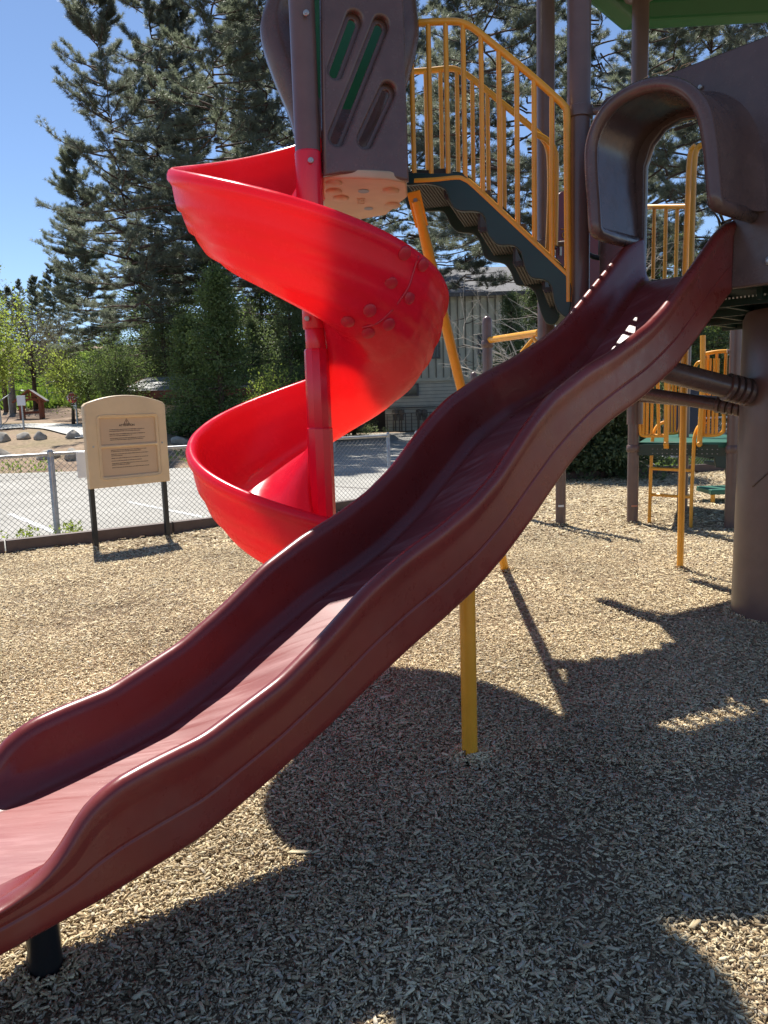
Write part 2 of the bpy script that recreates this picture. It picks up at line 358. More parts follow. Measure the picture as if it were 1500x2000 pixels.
# concrete path climbing the bank
pp=[onter(x,y) for x,y in ((-60,842),(-10,838),(40,834),(90,833),(130,835),(170,842),(215,850))]
pp=crom([p for p in pp],6)
g=strip('path',pp,2.3,lambda x,y:hz(x,y)+.05,M['concrete']); tag(g,kind='structure')
# grassy hill beyond the kiosk
X,Y=np.meshgrid(np.linspace(-60,-15,80),np.linspace(46,95,60))
g=grid('grass_hill',X,Y,lambda X,Y:hz(X,Y)+.06,M['hill']); tag(g,kind='structure')

# wood chips: real chips lying on the sheet
def chips(name,n,y0,y1,lmin,lmax,full,m,seed,spread=.62,zlift=.012):
    R=np.random.default_rng(seed)
    # uniform over the wedge in front of the camera
    Y=np.sqrt(R.uniform(y0**2,y1**2,int(n*1.5))); X=R.uniform(-spread,spread,len(Y))*Y+R.uniform(-.7,.7,len(Y))
    k=(Y<YB(X)-.05)
    # worn hollows with fewer chips
    wn=np.sin(X*2.1+1.3*np.sin(Y*1.7))+np.sin(Y*2.9+X)+.8*np.sin(X*5.1-Y*3.3)
    k&=(R.random(len(Y))>sstep(1.5,2.6,wn)*.45)
    h=np.exp(-((X-1.35)**2/.6+(Y-2.95-.15*np.sin(X*4))**2/.02))+np.exp(-((X-.55)**2/.03+(Y-2.45)**2/.25)); k&=R.random(len(Y))>h*.7
    X=X[k][:n];Y=Y[k][:n]; n=len(X)
    L=R.uniform(lmin,lmax,n)*R.choice([.45,.75,1,1.6],n,p=[.3,.35,.27,.08]); Wd=L*R.uniform(.16,.42,n); Wd=np.minimum(Wd,.015*(lmax/.03)); T=R.uniform(.0015,.005,n)
    yaw=R.uniform(0,2*pi,n); pit=R.normal(0,.22,n); rol=R.normal(0,.35,n)
    Z=sm(X,Y)+R.uniform(0,zlift,n)+.002
    cy,sy=np.cos(yaw),np.sin(yaw);cp,sp=np.cos(pit),np.sin(pit);cr,sr=np.cos(rol),np.sin(rol)
    ax=np.stack([cy*cp,sy*cp,sp],-1); ay=np.stack([-sy*cr+cy*sp*sr*-1,cy*cr-sy*sp*sr,cp*sr],-1); az=np.cross(ax,ay)
    P=np.stack([X,Y,Z],-1)
    tap=R.uniform(.35,1,n); skew=R.uniform(-.3,.3,n)
    def corner(a,b,c): return P+ax*((a*.5+ (b*skew*.3))*L)[:,None]+ay*(b*.5*Wd*(np.where(a>0,tap,1)))[:,None]+az*(c*T)[:,None]
    o=np.ones(n)
    if full:
        C=[corner(a*o,b*o,c*o) for c in(0,1) for a,b in((-1,-1),(1,-1),(1,1),(-1,1))]
        V=np.stack(C,1).reshape(-1,3); b=(np.arange(n)*8)[:,None]
        F=np.concatenate([b+np.array(q) for q in((4,5,6,7),(0,1,5,4),(1,2,6,5),(2,3,7,6),(3,0,4,7))])
    else:
        C=[corner(a*o,b*o,c*o) for a,b,c in((-1,-1,0),(1,-1,0),(1,0,1),(-1,0,1),(1,1,0),(-1,1,0))]
        V=np.stack(C,1).reshape(-1,3); b=(np.arange(n)*6)[:,None]
        F=np.concatenate([b+np.array(q) for q in((0,1,2,3),(3,2,4,5))])
    ob=npmesh(name,V,F,m); tag(ob,kind='stuff'); return ob
chips('wood_chips',215000,1.5,5.0,.009,.023,True,M['chip'],1,zlift=.018)
chips('wood_chips',150000,1.5,6.0,.003,.010,False,M['chip'],5,zlift=.010)
chips('wood_chips',400,1.5,6.0,.035,.06,True,M['chip'],6,zlift=.022)
chips('wood_chips',110000,4.9,8.4,.014,.032,False,M['chipfar'],2,zlift=.018)
chips('wood_chips',90000,8.3,15.5,.03,.06,False,M['chipfar'],3,zlift=.012)
# ============================================================ MAIN PLAY STRUCTURE
PC=gnd(918,1490); PC=np.array([PC[0],PC[1],0]); D=np.array([1,1,0])/2**.5; N=np.array([1,-1,0])/2**.5; ZU=np.array([0,0,1.])
def sl3(t,s,z): return PC+D*t+N*s+ZU*z
PS=thing('play_structure',(1.8,5.2,0),'large playground structure with red spiral slide, maroon wave slide, brown posts and orange railings','playground')
def screw(parent,c,nrm,r=.016):
    b=MB(); b.disc(c,nrm,r,.012); b.disc(np.array(c)+np.array(nrm)/np.linalg.norm(nrm)*.006,nrm,r*.5,.006,6); return b.build('bolt',M['steel'],parent,True,ang=40)
# ---- wave slide
RIM=np.array([(-2.75,.50),(-2.4,.485),(-2.15,.48),(-1.98,.485),(-1.89,.51),(-1.83,.56),(-1.78,.63),(-1.70,.67),(-1.6,.685),(-1.45,.70),(-1.19,.785),(-1.01,.88),(-.84,.985),(-.66,1.065),(-.48,1.125),(-.3,1.2),(-.15,1.29),(-.03,1.39),(.08,1.48),(.22,1.57),(.48,1.68),(.7,1.75),(.88,1.82),(1.05,1.89),(1.2,1.97),(1.42,2.12),(1.62,2.26),(1.8,2.39),(1.93,2.46),(2.02,2.485)])
BED=np.array([(-2.75,.42),(-2.3,.45),(-1.8,.475),(-1.65,.49),(-1.47,.51),(-1.31,.54),(-1.1,.62),(-.91,.72),(-.69,.82),(-.45,.9),(-.28,.97),(-.08,1.08),(.13,1.23),(.3,1.35),(.6,1.48),(.85,1.55),(1.05,1.63),(1.3,1.77),(1.6,1.98),(1.82,2.15),(1.95,2.21),(2.02,2.215)])
BOT=np.array([(-2.75,.33),(-2.3,.35),(-1.99,.36),(-1.74,.375),(-1.47,.41),(-1.25,.48),(-1.02,.565),(-.8,.66),(-.65,.72),(-.45,.79),(-.27,.86),(-.1,.95),(.07,1.06),(.22,1.17),(.36,1.265),(.55,1.37),(.72,1.44),(1.0,1.53),(1.34,1.67),(1.6,1.83),(1.89,2.01),(2.02,2.09)])
def sm1(A,t,w=.05): return np.mean([np.interp(t+o,A[:,0],A[:,1]) for o in np.linspace(-w,w,9)],axis=0)
ts=np.unique(np.concatenate([np.linspace(-2.72,2.02,220)]))
secs=[];bedsec=[]
for t in ts:
    zr,zb,zo=[float(sm1(A,t,.03)) for A in(RIM,BED,BOT)]
    zr=max(zr,zb+.005); hh=zr-zb
    q=min(1,hh/.12)
    half=[(.0,zo-.004),(.16,zo-.005),(.235,zo-.002),(.262,zo+.006),(.274,zo+.018),(.279,zo+.035)]
    # outer wall with moulded groove
    zt=zr-.07*q
    g=zo+.055+(zt-zo-.055)*.40
    wz=lambda k:g+.012+(zt-.012-g-.012)*k
    half+= [(.2792,zo+.05),(.2795,g-.02),(.2795,g-.010),(.2795,g-.004),(.2765,g-.0015),(.2765,g+.0015),(.2797,g+.004),(.2797,g+.012),(.280,wz(.35)),(.280,wz(.7)),(.280,wz(.9)),(.281,wz(1.0)),(.2835,zt-.002)]
    half+= [(.289,zr-.052*q),(.292,zr-.034*q),(.2905,zr-.018*q),(.284,zr-.006*q),(.272,zr),(.258,zr-.001),(.246,zr-.009*q),(.239,zr-.024*q),(.235,zr-.042*q)]
    zi=zb+.03*q
    half+= [(.230,zr-.06*q-(zr-.06*q-zi)*.5*(q>=1)),(.222,zi+.02*q),(.205,zb+.014*q),(.17,zb+.003)]
    right=[sl3(t,s,z) for s,z in half]; left=[sl3(t,-s,z) for s,z in half[::-1]]
    secs.append(right+left[:-1])
    bedsec.append([sl3(t,s,zb+.0032) for s in(-.165,-.1,0,.1,.165)])
b=MB(); b.loft(secs); WS=b.build('wave_slide',M['maroon'],PS,True); WS['label']='maroon plastic wave slide descending toward the camera'
b=MB(); b.loft(bedsec,closed=False); o=b.build('slide_bed',M['bed'],WS,True); o['label']='scuffed shiny sliding bed of the wave slide'
b=MB(); p0=PC.copy(); b.tube([p0+ZU*-.1,p0+ZU*.80],.034,16); o=b.build('support_leg',M['yellow'],WS,True,ang=40); o['label']='orange yellow post under the wave slide'
q0=gnd(95,1932); b=MB(); b.tube([q0-ZU*.1,q0+ZU*.39],.043,16); o=b.build('support_leg',M['black'],WS,True,ang=40); o['label']='short black leg under the slide exit'
b=MB(); b.box(sl3(-1.76,0,.385),(.17,.17,.012),rz=pi/4); b.build('leg_plate',M['black'],WS)
# ---- spiral slide
SC=np.array([-.355,4.45,0]); RIM0=2.87; DROP=1.47
def zrim(a): return RIM0-DROP*(a-180)/360
def sp3(a,r,z):
    r=.065+(r-.065)*.925
    return SC+np.array([r*cos(radians(a)),r*sin(radians(a)),zrim(a)+z])
prof=[(.065,-.27),(.10,-.285),(.17,-.325),(.26,-.385),(.36,-.425),(.46,-.435),(.55,-.41),(.61,-.365),(.655,-.30),(.695,-.215),(.725,-.13),(.742,-.06),(.752,-.02),(.765,-.002),(.785,0.004),(.803,-.008),(.812,-.03),(.808,-.055),(.793,-.07),(.782,-.09),
 (.774,-.15),(.762,-.205),(.742,-.215),(.728,-.26),(.708,-.312),(.682,-.322),(.66,-.365),(.625,-.408),(.592,-.414),(.54,-.455),(.44,-.475),(.35,-.462),(.25,-.42),(.16,-.36),(.10,-.33),(.065,-.32)]
secs=[]
A0,A1=62,700
for a in np.arange(A0,A1+.1,3.):
    k=1.0
    # lip where the two moulded halves overlap
    e=.006 if a<330 else 0
    secs.append([sp3(a,r+(e if i>16 else 0),z-(e if i>26 else 0)) for i,(r,z) in enumerate(prof)])
b=MB(); b.loft(secs); SP=b.build('spiral_slide',M['red'],PS,True); SP['label']='bright red plastic spiral slide winding round a brown post'
from mathutils.bvhtree import BVHTree
_bv=BVHTree.FromPolygons([tuple(v.co+Vector(org(PS))) for v in SP.data.vertices],[tuple(p.vertices) for p in SP.data.polygons])
def onspiral(x,y):
    d=Vector(ray(x,y)).normalized(); h,n,i,_=_bv.ray_cast(Vector(cC),d)
    if h is None: return None,None
    ns=Vector((0,0,0))
    for dx,dy in((0,0),(5,0),(-5,0),(0,5),(0,-5)):
        q=_bv.ray_cast(Vector(cC),Vector(ray(x+dx,y+dy)).normalized()); 
        if q[0] is not None and (q[0]-h).length<.1:
            m=q[1]; ns+=m if m.dot(d)<0 else -m
    return np.array(tuple(h)),np.array(tuple(ns.normalized()))
for x,y in ((790,495),(763,553),(722,606),(826,517),(799,581),(759,633),(719,650),(679,628)):
    c,nn=onspiral(x,y); b=MB(); b.disc(c+nn*.002,nn,.034,.018,28); b.build('bolt_cap',M['redcap'],SP,True,ang=40)
b=MB(); b.tube(crom([p_ for p_ in [onspiral(x,y)[0] for x,y in ((818,484),(817,500),(806,535),(797,562),(780,588),(760,612),(737,631),(708,640))] if p_ is not None],4),.006,6); b.build('seam',M['redcap'],SP,True)
b=MB()
for z0,z1,r in ((2.93,2.45,.074),(2.47,2.12,.066),(2.12,1.98,.072),(1.99,1.86,.060),(1.87,1.42,.070),(1.43,.55,.074)):
    b.tube([SC+ZU*z0,SC+ZU*(z0-.01),SC+ZU*(z1+.01),SC+ZU*z1],[r*.93,r,r,r*.95],10 if z0<1.9 else 20)
b.build('centre_sleeve',M['redsolid'],SP,True,ang=25)
# ---- posts
def post(x,y,z0,z1,r=.07,label=None):
    b=MB(); b.tube([(x,y,z0),(x,y,z1)],r,24); o=b.build('post',M['brown'],PS,True,ang=40)
    if label:o['label']=label
    return o
V1=at(1130,300,4.93)*np.array([1,1,0]); V2=sl3(2.09,.60,0)
PA=at(1066,200,6.3)*np.array([1,1,0]); PB=at(1250,100,6.9)*np.array([1,1,0])
pp1=post(V1[0],V1[1],1.35,5.2); post(V2[0],V2[1],1.35,5.2); post(PA[0],PA[1],1.3,5.2,.069); post(PB[0],PB[1],1.3,4.95,.069)
tp=post(SC[0]+.0,SC[1],2.5,5.2,.070)
tp['label']='brown post rising through the spiral slide'
for P,zc in ((V1,3.25),(PA,2.75)):
    b=MB(); b.lathe([(.071,-.035),(.084,-.03),(.086,0),(.084,.03),(.071,.035)],(P[0],P[1],zc)); b.tube([(P[0]+.07,P[1]-.02,zc),(P[0]+.16,P[1]-.06,zc)],.022,10); b.build('pipe_clamp',M['brown'],PS,True,ang=50)
b=MB(); c=np.array([V1[0],V1[1],3.25]); b.tube([c+[.14,-.05,0],c+[.30,-.16,0]],.022,12); b.build('rail_stub',M['yellow'],PS,True)
# pillar in the middle of the deck and its arms
CP=sl3(3.42,0,0)+np.array([.06,-.50,0]); PR=.44
b=MB(); b.lathe([(PR*1.01,-.1),(PR*1.005,.2),(PR*.99,.9),(PR*.985,1.30),(PR*.97,2.02),(PR*.92,2.07),(0,2.08)],(CP[0],CP[1],0),48); pil=b.build('pillar',M['brown'],PS,True,ang=50); pil['label']='thick brown cylinder carrying the deck'
b=MB(); b.tube([ (CP[0]+PR*.992*cos(a),CP[1]+PR*.992*sin(a),1.02+.30*sin((a-3.6)*1.3)) for a in np.linspace(3.4,5.6,30)],.006,6); b.build('moulding_line',M['brownp'],pil,True)
def arm(tgt,r,zt,z0):
    a=np.array([CP[0],CP[1],z0]); t=np.array([tgt[0],tgt[1],zt]); d=(t-a)/np.linalg.norm(t-a); s=a+d*PR*.8
    b=MB(); b.tube([s,t],r,20); b.tube([t,t+ZU*.12],r*.95,16)
    o=b.build('arm',M['brownp'],PS,True,ang=40)
    for i in range(4):
        c=a+d*(PR+.02+i*.045); b=MB(); b.tube([c-d*.02,c-d*.012,c+d*.012,c+d*.02],[r*1.0,r*1.25,r*1.25,r*1.0],20); b.build('ring',M['brownp'],o,True,ang=50)
arm(V1,.072,1.86,1.43); arm(PA,.045,1.72,1.36); arm(PB,.05,1.55,1.42)
# deck
oct_=[V1,V2,V2+np.array([1.15,-.1,0]),V2+np.array([1.95,.75,0]),V2+np.array([1.95,1.9,0]),PB+np.array([.75,-.3,0]),PB,PA]
def poly_xy(name,pts,z,th,m,parent,bev=.004):
    return plate(name,[(p[0],p[1]) for p in pts],[],th,((0,0,z),(1,0,0),(0,1,0),(0,0,1)),m,parent,bev,smooth=False)
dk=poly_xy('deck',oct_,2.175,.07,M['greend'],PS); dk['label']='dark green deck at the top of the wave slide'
# bright perforation dots and cross beams under the deck
b=MB()
for k in range(9):
    a=V1+(V2+np.array([1.9,0,0])-V1)*k/8; a=sl3(2.2+.02*k,-.5+.28*k,2.11); e=a+D*2.2; b.beam(a,e,.03,.07)
for k in range(4): b.beam(sl3(2.35+.6*k,-.6,2.085),sl3(2.35+.6*k,1.7,2.085),.03,.05)
b.build('deck_beam',M['greend'],dk)
b=MB()
for k in range(46): b.box(sl3(2.28,.10+.022*k,2.10),(.004,.004,.005),rz=pi/4)
b.build('perforation',M['white'],dk)['kind']='stuff'
# ---- entrance panel with hood
fr=(sl3(2.04,0,0),N,ZU,-D)
arch=[(-.285,2.47),(-.295,2.62),(-.31,2.80),(-.305,2.93),(-.25,3.04),(-.15,3.105),(-.02,3.13),(.12,3.105),(.23,3.03),(.30,2.92),(.335,2.78),(.355,2.62),(.37,2.49)]
archs=crom([(a,z,0) for a,z in arch],6)[:,:2]
hole=[(-.245,2.215),(.27,2.215),(.27,2.55),(.26,2.8),(.235,2.93),(.17,3.02),(.08,3.07),(-.03,3.085),(-.13,3.06),(-.20,2.99),(-.24,2.88)]
outl=[(-.535,2.12),(1.25,2.12),(1.25,3.40),(.4,3.375),(-.50,3.335),(-.535,3.30)]
pn=plate('entrance_panel',outl,[hole],.05,fr,M['brownp'],PS,.012); pn['label']='brown moulded panel around the wave slide entrance'
T0,T1=1.53,2.02
b=MB(); secs=[]
n=len(archs)
def offs(k,d):
    a=archs[max(k-1,0)];c=archs[min(k+1,n-1)]; tx,tz=c-a; l=math.hypot(tx,tz); return archs[k]+np.array([-tz,tx])/l*d
for t,do,di in ((T0,.028,-.012),(T0+.1,.03,-.012),(T1-.16,.034,-.012),(T1-.06,.05,-.012),(T1,.085,-.012)):
    secs.append([sl3(t,*offs(k,do)) for k in range(n)]+[sl3(t,*offs(k,di)) for k in range(n-1,-1,-1)])
b.loft(secs); hd=b.build('hood',M['brownp'],PS,True,ang=45); hd['label']='brown arched hood over the wave slide entrance'
b=MB(); path=[sl3(T1-.02,.375,2.485),sl3(T0+.12,.375,2.475),sl3(T0+.03,.374,2.475)]+[sl3(T0,a,z) for a,z in archs[::-1]]+[sl3(T0+.03,-.285,2.455),sl3(T0+.12,-.285,2.45),sl3(T1-.02,-.28,2.45)]
b.tube(path,.037,16); b.build('hood_rim',M['brownp'],hd,True)
# scratched tags on the hood rim
b=MB()
for k in range(9):
    u=.0+.028*k; p=[sl3(T0-.02+.03*random.random(),u-.02+.03*random.random()*j,3.165+.004*j-.02*abs(u-.05)) for j in range(3)]; b.tube(p,.0012,4)
b.build('scratch_mark',M['tan'],hd)
# ---- slide head transition plate
b=MB(); b.beam(sl3(2.06,-.24,2.215),sl3(2.06,.24,2.215),.1,.02); b.build('threshold',M['brownp'],PS,bevel=.004)
# far railing seen through the opening
def rail(name,top,bot,xs_t,xs_b,Y0,Y1,x0,x1,r,rb,m=M['yellow'],label=None,parent=PS):
    """orange railing in a vertical plane; pixels give the shape, the plane gives the depth"""
    A=at(x0,500,Y0); B=at(x1,500,Y1); d=np.array([B[0]-A[0],B[1]-A[1],0]); nn=np.array([d[1],-d[0],0]); nn/=np.linalg.norm(nn)
    def pt(x,y): q=ray(x,y); return cC+q*(((A-cC)@nn)/(q@nn))
    b=MB(); T=crom([pt(*p) for p in top],6); b.tube(T,r,12)
    if bot: b.tube(crom([pt(*p) for p in bot],6),r,12)
    o=b.build(name,m,parent,True,ang=50)
    if label:o['label']=label
    for (a,c),(e,f) in zip(xs_t,xs_b):
        b=MB(); P=pt(a,c);Q=pt(e,f); Q=np.array([P[0],P[1],Q[2]]) if abs(P[0]-Q[0])<.06 else Q
        b.tube([P,Q],rb,10); b.build('baluster',m,o,True,ang=50)
    return o
rail('railing',[(1262,404),(1345,403)],None,[(1278,404),(1301,404),(1323,404)],[(1272,545),(1296,545),(1318,545)],7.0,6.4,1262,1360,.02,.016)
rail('climber_handle',[(1337,545),(1343,400),(1346,330),(1350,295),(1358,285)],None,[],[],6.35,6.25,1337,1365,.022,.018)
rail('climber_handle',[(1349,545),(1353,400),(1357,310),(1366,286),(1385,283)],None,[],[],6.2,6.1,1337,1385,.022,.018)
# ---- staircase
top=[(786,49),(830,44),(870,42),(896,43),(915,50),(932,61),(985,104),(1040,150),(1085,190),(1100,205),(1107,222),(1108,300),(1110,590)]
bot=[(810,354),(850,352),(893,348),(908,352),(925,364),(990,425),(1060,491),(1110,539)]
bt=[(802,47),(836,44),(870,43),(904,46),(939,67),(974,95),(1009,124),(1043,152),(1078,184)]
bb=[(811,357),(844,352),(877,350),(911,353),(946,384),(980,416),(1016,450),(1048,480),(1081,511)]
YL,YR=5.10,4.86
rn=rail('stair_handrail',top,bot,bt,bb,YL,YR,800,1100,.021,.0155,label='near orange handrail of the staircase')
A=at(800,400,YL);B=at(1100,400,YR); UD=np.array([B[0]-A[0],B[1]-A[1],0]);UD/=np.linalg.norm(UD); UN=np.array([-UD[1],UD[0],0])
WST=.90
A2=A+UN*WST; 
top2=[(786,141),(835,138),(880,134),(900,140),(920,152),(985,205),(1035,246),(1058,268),(1070,290),(1074,325),(1074,400),(1070,500)]
bt2=[(831,139),(860,137),(892,137),(922,154),(952,178),(984,204)]
bb2=[(836,345),(867,345),(896,346),(928,368),(958,392),(988,420)]
def rail2(name,top,bot,bt,bb,off,r,rb,label=None):
    P0=A+UN*off
    def pt(x,y): q=ray(x,y); return cC+q*(((P0-cC)@UN)/(q@UN))
    b=MB(); b.tube(crom([pt(*p) for p in top],6),r,12)
    if bot:b.tube(crom([pt(*p) for p in bot],6),r,12)
    o=b.build(name,M['yellow'],PS,True,ang=50)
    if label:o['label']=label
    for (a,c),(e,f) in zip(bt,bb):
        b=MB();P=pt(a,c);Q=pt(e,f); b.tube([P,(P[0],P[1],Q[2])],rb,10); b.build('baluster',M['yellow'],o,True,ang=50)
    return o,pt
o,pt2=rail2('stair_handrail',top2,None,bt2,bb2,WST,.021,.0155,'far orange handrail of the staircase')
rail2('stair_handrail',[(1045,262),(1066,272),(1082,292),(1086,330),(1084,480)],None,[],[],WST-.06,.021,.0155)
def stringer(pxs,off,label):
    P0=A+UN*off
    def pt(x,y): q=ray(x,y); return cC+q*(((P0-cC)@UN)/(q@UN))
    o2=[]
    for x,y in pxs: P=pt(x,y); o2.append(((P-P0)@UD,P[2]))
    o2=crom([(a,z,0) for a,z in o2],3,closed=True)[:,:2]
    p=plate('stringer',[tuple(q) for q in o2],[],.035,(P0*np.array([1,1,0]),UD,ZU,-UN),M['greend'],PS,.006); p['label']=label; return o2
near_s=[(792,340),(850,340),(900,340),(915,350),(985,415),(1060,487),(1112,537),(1112,616),(1096,614),(1085,600),(1080,575),(1074,556),(1060,547),(1040,544),(1028,530),(1022,510),(1016,492),(1002,481),(975,480),(962,470),(952,455),(949,430),(940,418),(925,414),(903,414),(888,408),(880,395),(873,376),(860,366),(830,360),(792,362)]
far_s=[(797,336),(850,335),(905,338),(930,358),(1000,420),(1080,500),(1094,515),(1098,600),(1085,632),(1068,632),(1058,615),(1052,595),(1045,572),(1030,560),(1008,556),(999,535),(985,516),(960,511),(945,500),(938,475),(925,458),(895,454),(880,440),(870,420),(858,413),(797,408)]
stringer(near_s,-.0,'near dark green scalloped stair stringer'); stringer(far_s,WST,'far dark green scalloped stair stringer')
def ptn(x,y,off=0):
    P0=A+UN*off; q=ray(x,y); return cC+q*(((P0-cC)@UN)/(q@UN))
for (xa,ya),(xb,yb) in (((797,372),(872,372)),((884,415),(950,415)),((951,480),(1020,480)),((1020,548),(1078,548)),((1078,600),(1112,600))):
    P=ptn(xa,ya,.02)-UD*.05;Q=ptn(xb,yb,.02)+UD*.02; z=(P[2]+Q[2])/2+.115
    b=MB(); c=np.array([(P[0]+Q[0])/2,(P[1]+Q[1])/2,z])+UN*(WST/2-.02); Lh=np.linalg.norm((Q-P)[:2])/2
    Mx=np.array([UD,UN,ZU]).T
    b.box(c,(Lh,WST/2-.045,.014),M=Mx)
    for k in range(int(Lh*2/.02)): b.box(c+UD*(-Lh+.01+.02*k)-ZU*.017,(.005,WST/2-.05,.004),M=Mx)
    # riser lip
    b.box(c+UD*Lh*-1+ZU*.05,(.008,WST/2-.045,.05),M=Mx)
    b.build('stair_tread',M['tread'],PS)
# long diagonal brace from the landing to the ground
ft=gnd(989,1122); tpq=at(812,392,5.15)
b=MB(); d=(ft-tpq); b.tube([tpq,tpq+d*.03],[.03,.03],16); b.tube([tpq+d*.03,tpq+d*.10,ft+d*.03],[.03,.036,.036],16); o=b.build('diagonal_brace',M['yellow'],PS,True,ang=50); o['label']='long slanting orange brace behind the spiral slide'
b=MB(); b.beam(tpq-d/np.linalg.norm(d)*.06,tpq+d*.05,.085,.016,up=UN); b.build('brace_plate',M['yellow'],PS,bevel=.004); screw(PS,tpq-UN*.012,-UN,.014)
# ---- tower floor, panel, hood and roof
fl=[at(631,348,4.45),at(700,343,4.47),at(760,348,4.52),at(794,360,4.60),at(796,384,4.90),at(755,419,5.33),at(700,428,5.45),at(650,425,5.45),at(632,400,5.2)]
fo=[(p[0],p[1]) for p in fl]
tf=plate('tower_floor',fo,[],.05,((0,0,2.815),(1,0,0),(0,1,0),(0,0,1)),M['floor_tan'],PS,.012); tf['label']='tan moulded tower floor with oval grips seen from below'
def onfloor(x,y,dz=0): return gnd(x,y,2.79+dz)
for x,y,w,h in ((652,357,17,5.5),(652,373,16,5.5),(666,386,16,5),(763,372,17,5.5),(767,400,16,5.5)):
    L_=onfloor(x-w,y);R_=onfloor(x+w,y);F_=onfloor(x,y+h);N_=onfloor(x,y-h); c=(L_+R_)/2
    b=MB(); rows=[]
    for rr_,dz in ((1,0),(.95,-.008),(.7,-.014),(.02,-.016)): rows.append([c+(R_-L_)/2*cos(a)*rr_+(F_-N_)/2*sin(a)*rr_+ZU*dz for a in np.linspace(0,2*pi,25)[:-1]])
    b.loft(rows,caps=False); b.build('oval_grip',M['floor_tan'],tf,True)
for x,y,w,h in ((710,373,11,4),(720,407,9,3)):
    L_=onfloor(x-w,y);R_=onfloor(x+w,y);F_=onfloor(x,y+h);N_=onfloor(x,y-h); c=(L_+R_)/2
    b=MB(); b.add([c+(R_-L_)/2*cos(a)+(F_-N_)/2*sin(a)-ZU*.0025 for a in np.linspace(0,2*pi,25)[:-1]],[tuple(range(24))]); b.build('oval_hole',M['brown'],tf)
b=MB()
for pl in ([(698,388),(712,388),(712,397),(698,397),(698,388)],[(699,395),(703,390),(706,394),(708,391),(711,395)]):
    b.tube([onfloor(x,y,-.004) for x,y in pl],.0022,4)
b.build('moulded_mark',M['tan2'],tf)
Pa=at(628,200,4.43);Pb=at(797,200,4.60); pu=np.array([Pb[0]-Pa[0],Pb[1]-Pa[1],0]); PWd=np.linalg.norm(pu); pu/=PWd; pn_=np.array([pu[1],-pu[0],0])
P0=Pa*np.array([1,1,0])
def onp(x,y): q=ray(x,y); P=cC+q*(((P0-cC)@pn_)/(q@pn_)); return ((P-P0)@pu,P[2])
oa=[onp(631,346),onp(665,341),onp(700,340),onp(750,346),onp(797,356),onp(786,0),(onp(786,0)[0]+.0,3.86),(onp(628,0)[0],3.86)]
def px_slot(a,b,r): return slot(onp(*a),onp(*b),r)
SL=[((690,42),(654,140)),((742,52),(656,270)),((756,180),(712,275))]
plate('tower_panel',oa,[px_slot(a,b_,.046) for a,b_ in SL],.045,(P0,pu,ZU,pn_),M['brownp'],PS,.014)['label']='brown tower panel with three slanted slots'
ins=[(a_*.98+.005,z_) for a_,z_ in oa]
o=plate('slot_inset',[(a,max(z,2.82)) for a,z in ins],[px_slot(a,b_,.023) for a,b_ in SL],.02,(P0-pn_*.034,pu,ZU,pn_),M['brownp'],PS,.004)
# egg shaped hood behind the panel
hc=at(664,20,5.15)
def egg(sc,dy,dx=0,dz=0):
    pts=[(545,-60),(516,15),(507,55),(514,100),(535,160),(562,225),(590,300),(660,345),(735,330),(770,230),(800,150),(815,90),(818,40),(800,-60),(740,-140),(620,-140)]
    o=[]
    for x,y in pts:
        P=at(x,y,5.0); o.append(np.array([hc[0]+(P[0]-hc[0])*sc+dx,5.0+dy,hc[2]+(P[2]-hc[2])*sc+dz]))
    return crom(o,5,closed=True)
b=MB(); b.loft([egg(.62,-.02),egg(.70,-.06),egg(.78,-.08),egg(.90,-.07),egg(.97,-.04),egg(1.0,.02),egg(.97,.1),egg(.90,.3),egg(.80,.3),egg(.62,.1),egg(.62,-.02)],caps=False)
o=b.build('tower_hood',M['brownp'],PS,True); o['label']='brown rounded hood behind the tower panel'
b=MB(); b.loft([egg(.86,.12),egg(.5,.13),egg(.05,.14)],caps=False); b.build('hood_liner',M['liner'],PS,True)
tc=np.array([-.14,5.42,0]); b=MB()  # roof above the frame, its size and position set by the shade it casts
pr=[(.02,5.75),(.25,5.68),(.6,5.42),(.93,5.12),(1.12,4.85),(1.15,4.76),(1.1,4.73),(.9,5.02),(.5,5.34),(.02,5.6)]
hx=[tc[2]*0+radians(-28.5+60*k) for k in range(7)]
e1=np.array([.857,.515]);e2=np.array([-.515,.857])
b.loft([[(tc[0]+r*(.60*cos(a)*e1[0]+.60*sin(a)*e2[0]),tc[1]+r*(.60*cos(a)*e1[1]+.60*sin(a)*e2[1]),z-.1) for r,z in pr] for a in [2*pi*k/10 for k in range(11)]],closed=False); o=b.build('tower_shade_roof',M['greenroof'],PS,False); o['label']='green plastic tower roof out of view, sized and placed for its shade'
b=MB(); tq=(-.60,4.42,4.72); b.lathe([(.02,.14),(.2,.12),(.34,.06),(.45,-.02),(.46,-.04),(.44,-.05),(.3,.03),(.02,.07)],tq,18); b.tube([(SC[0],SC[1],4.6),(SC[0],SC[1],5.0)],.06,12); b.build('added_shade_disc',M['greenroof'],PS,True,ang=50)  # unseen disc added above the spiral post to shade the front ground
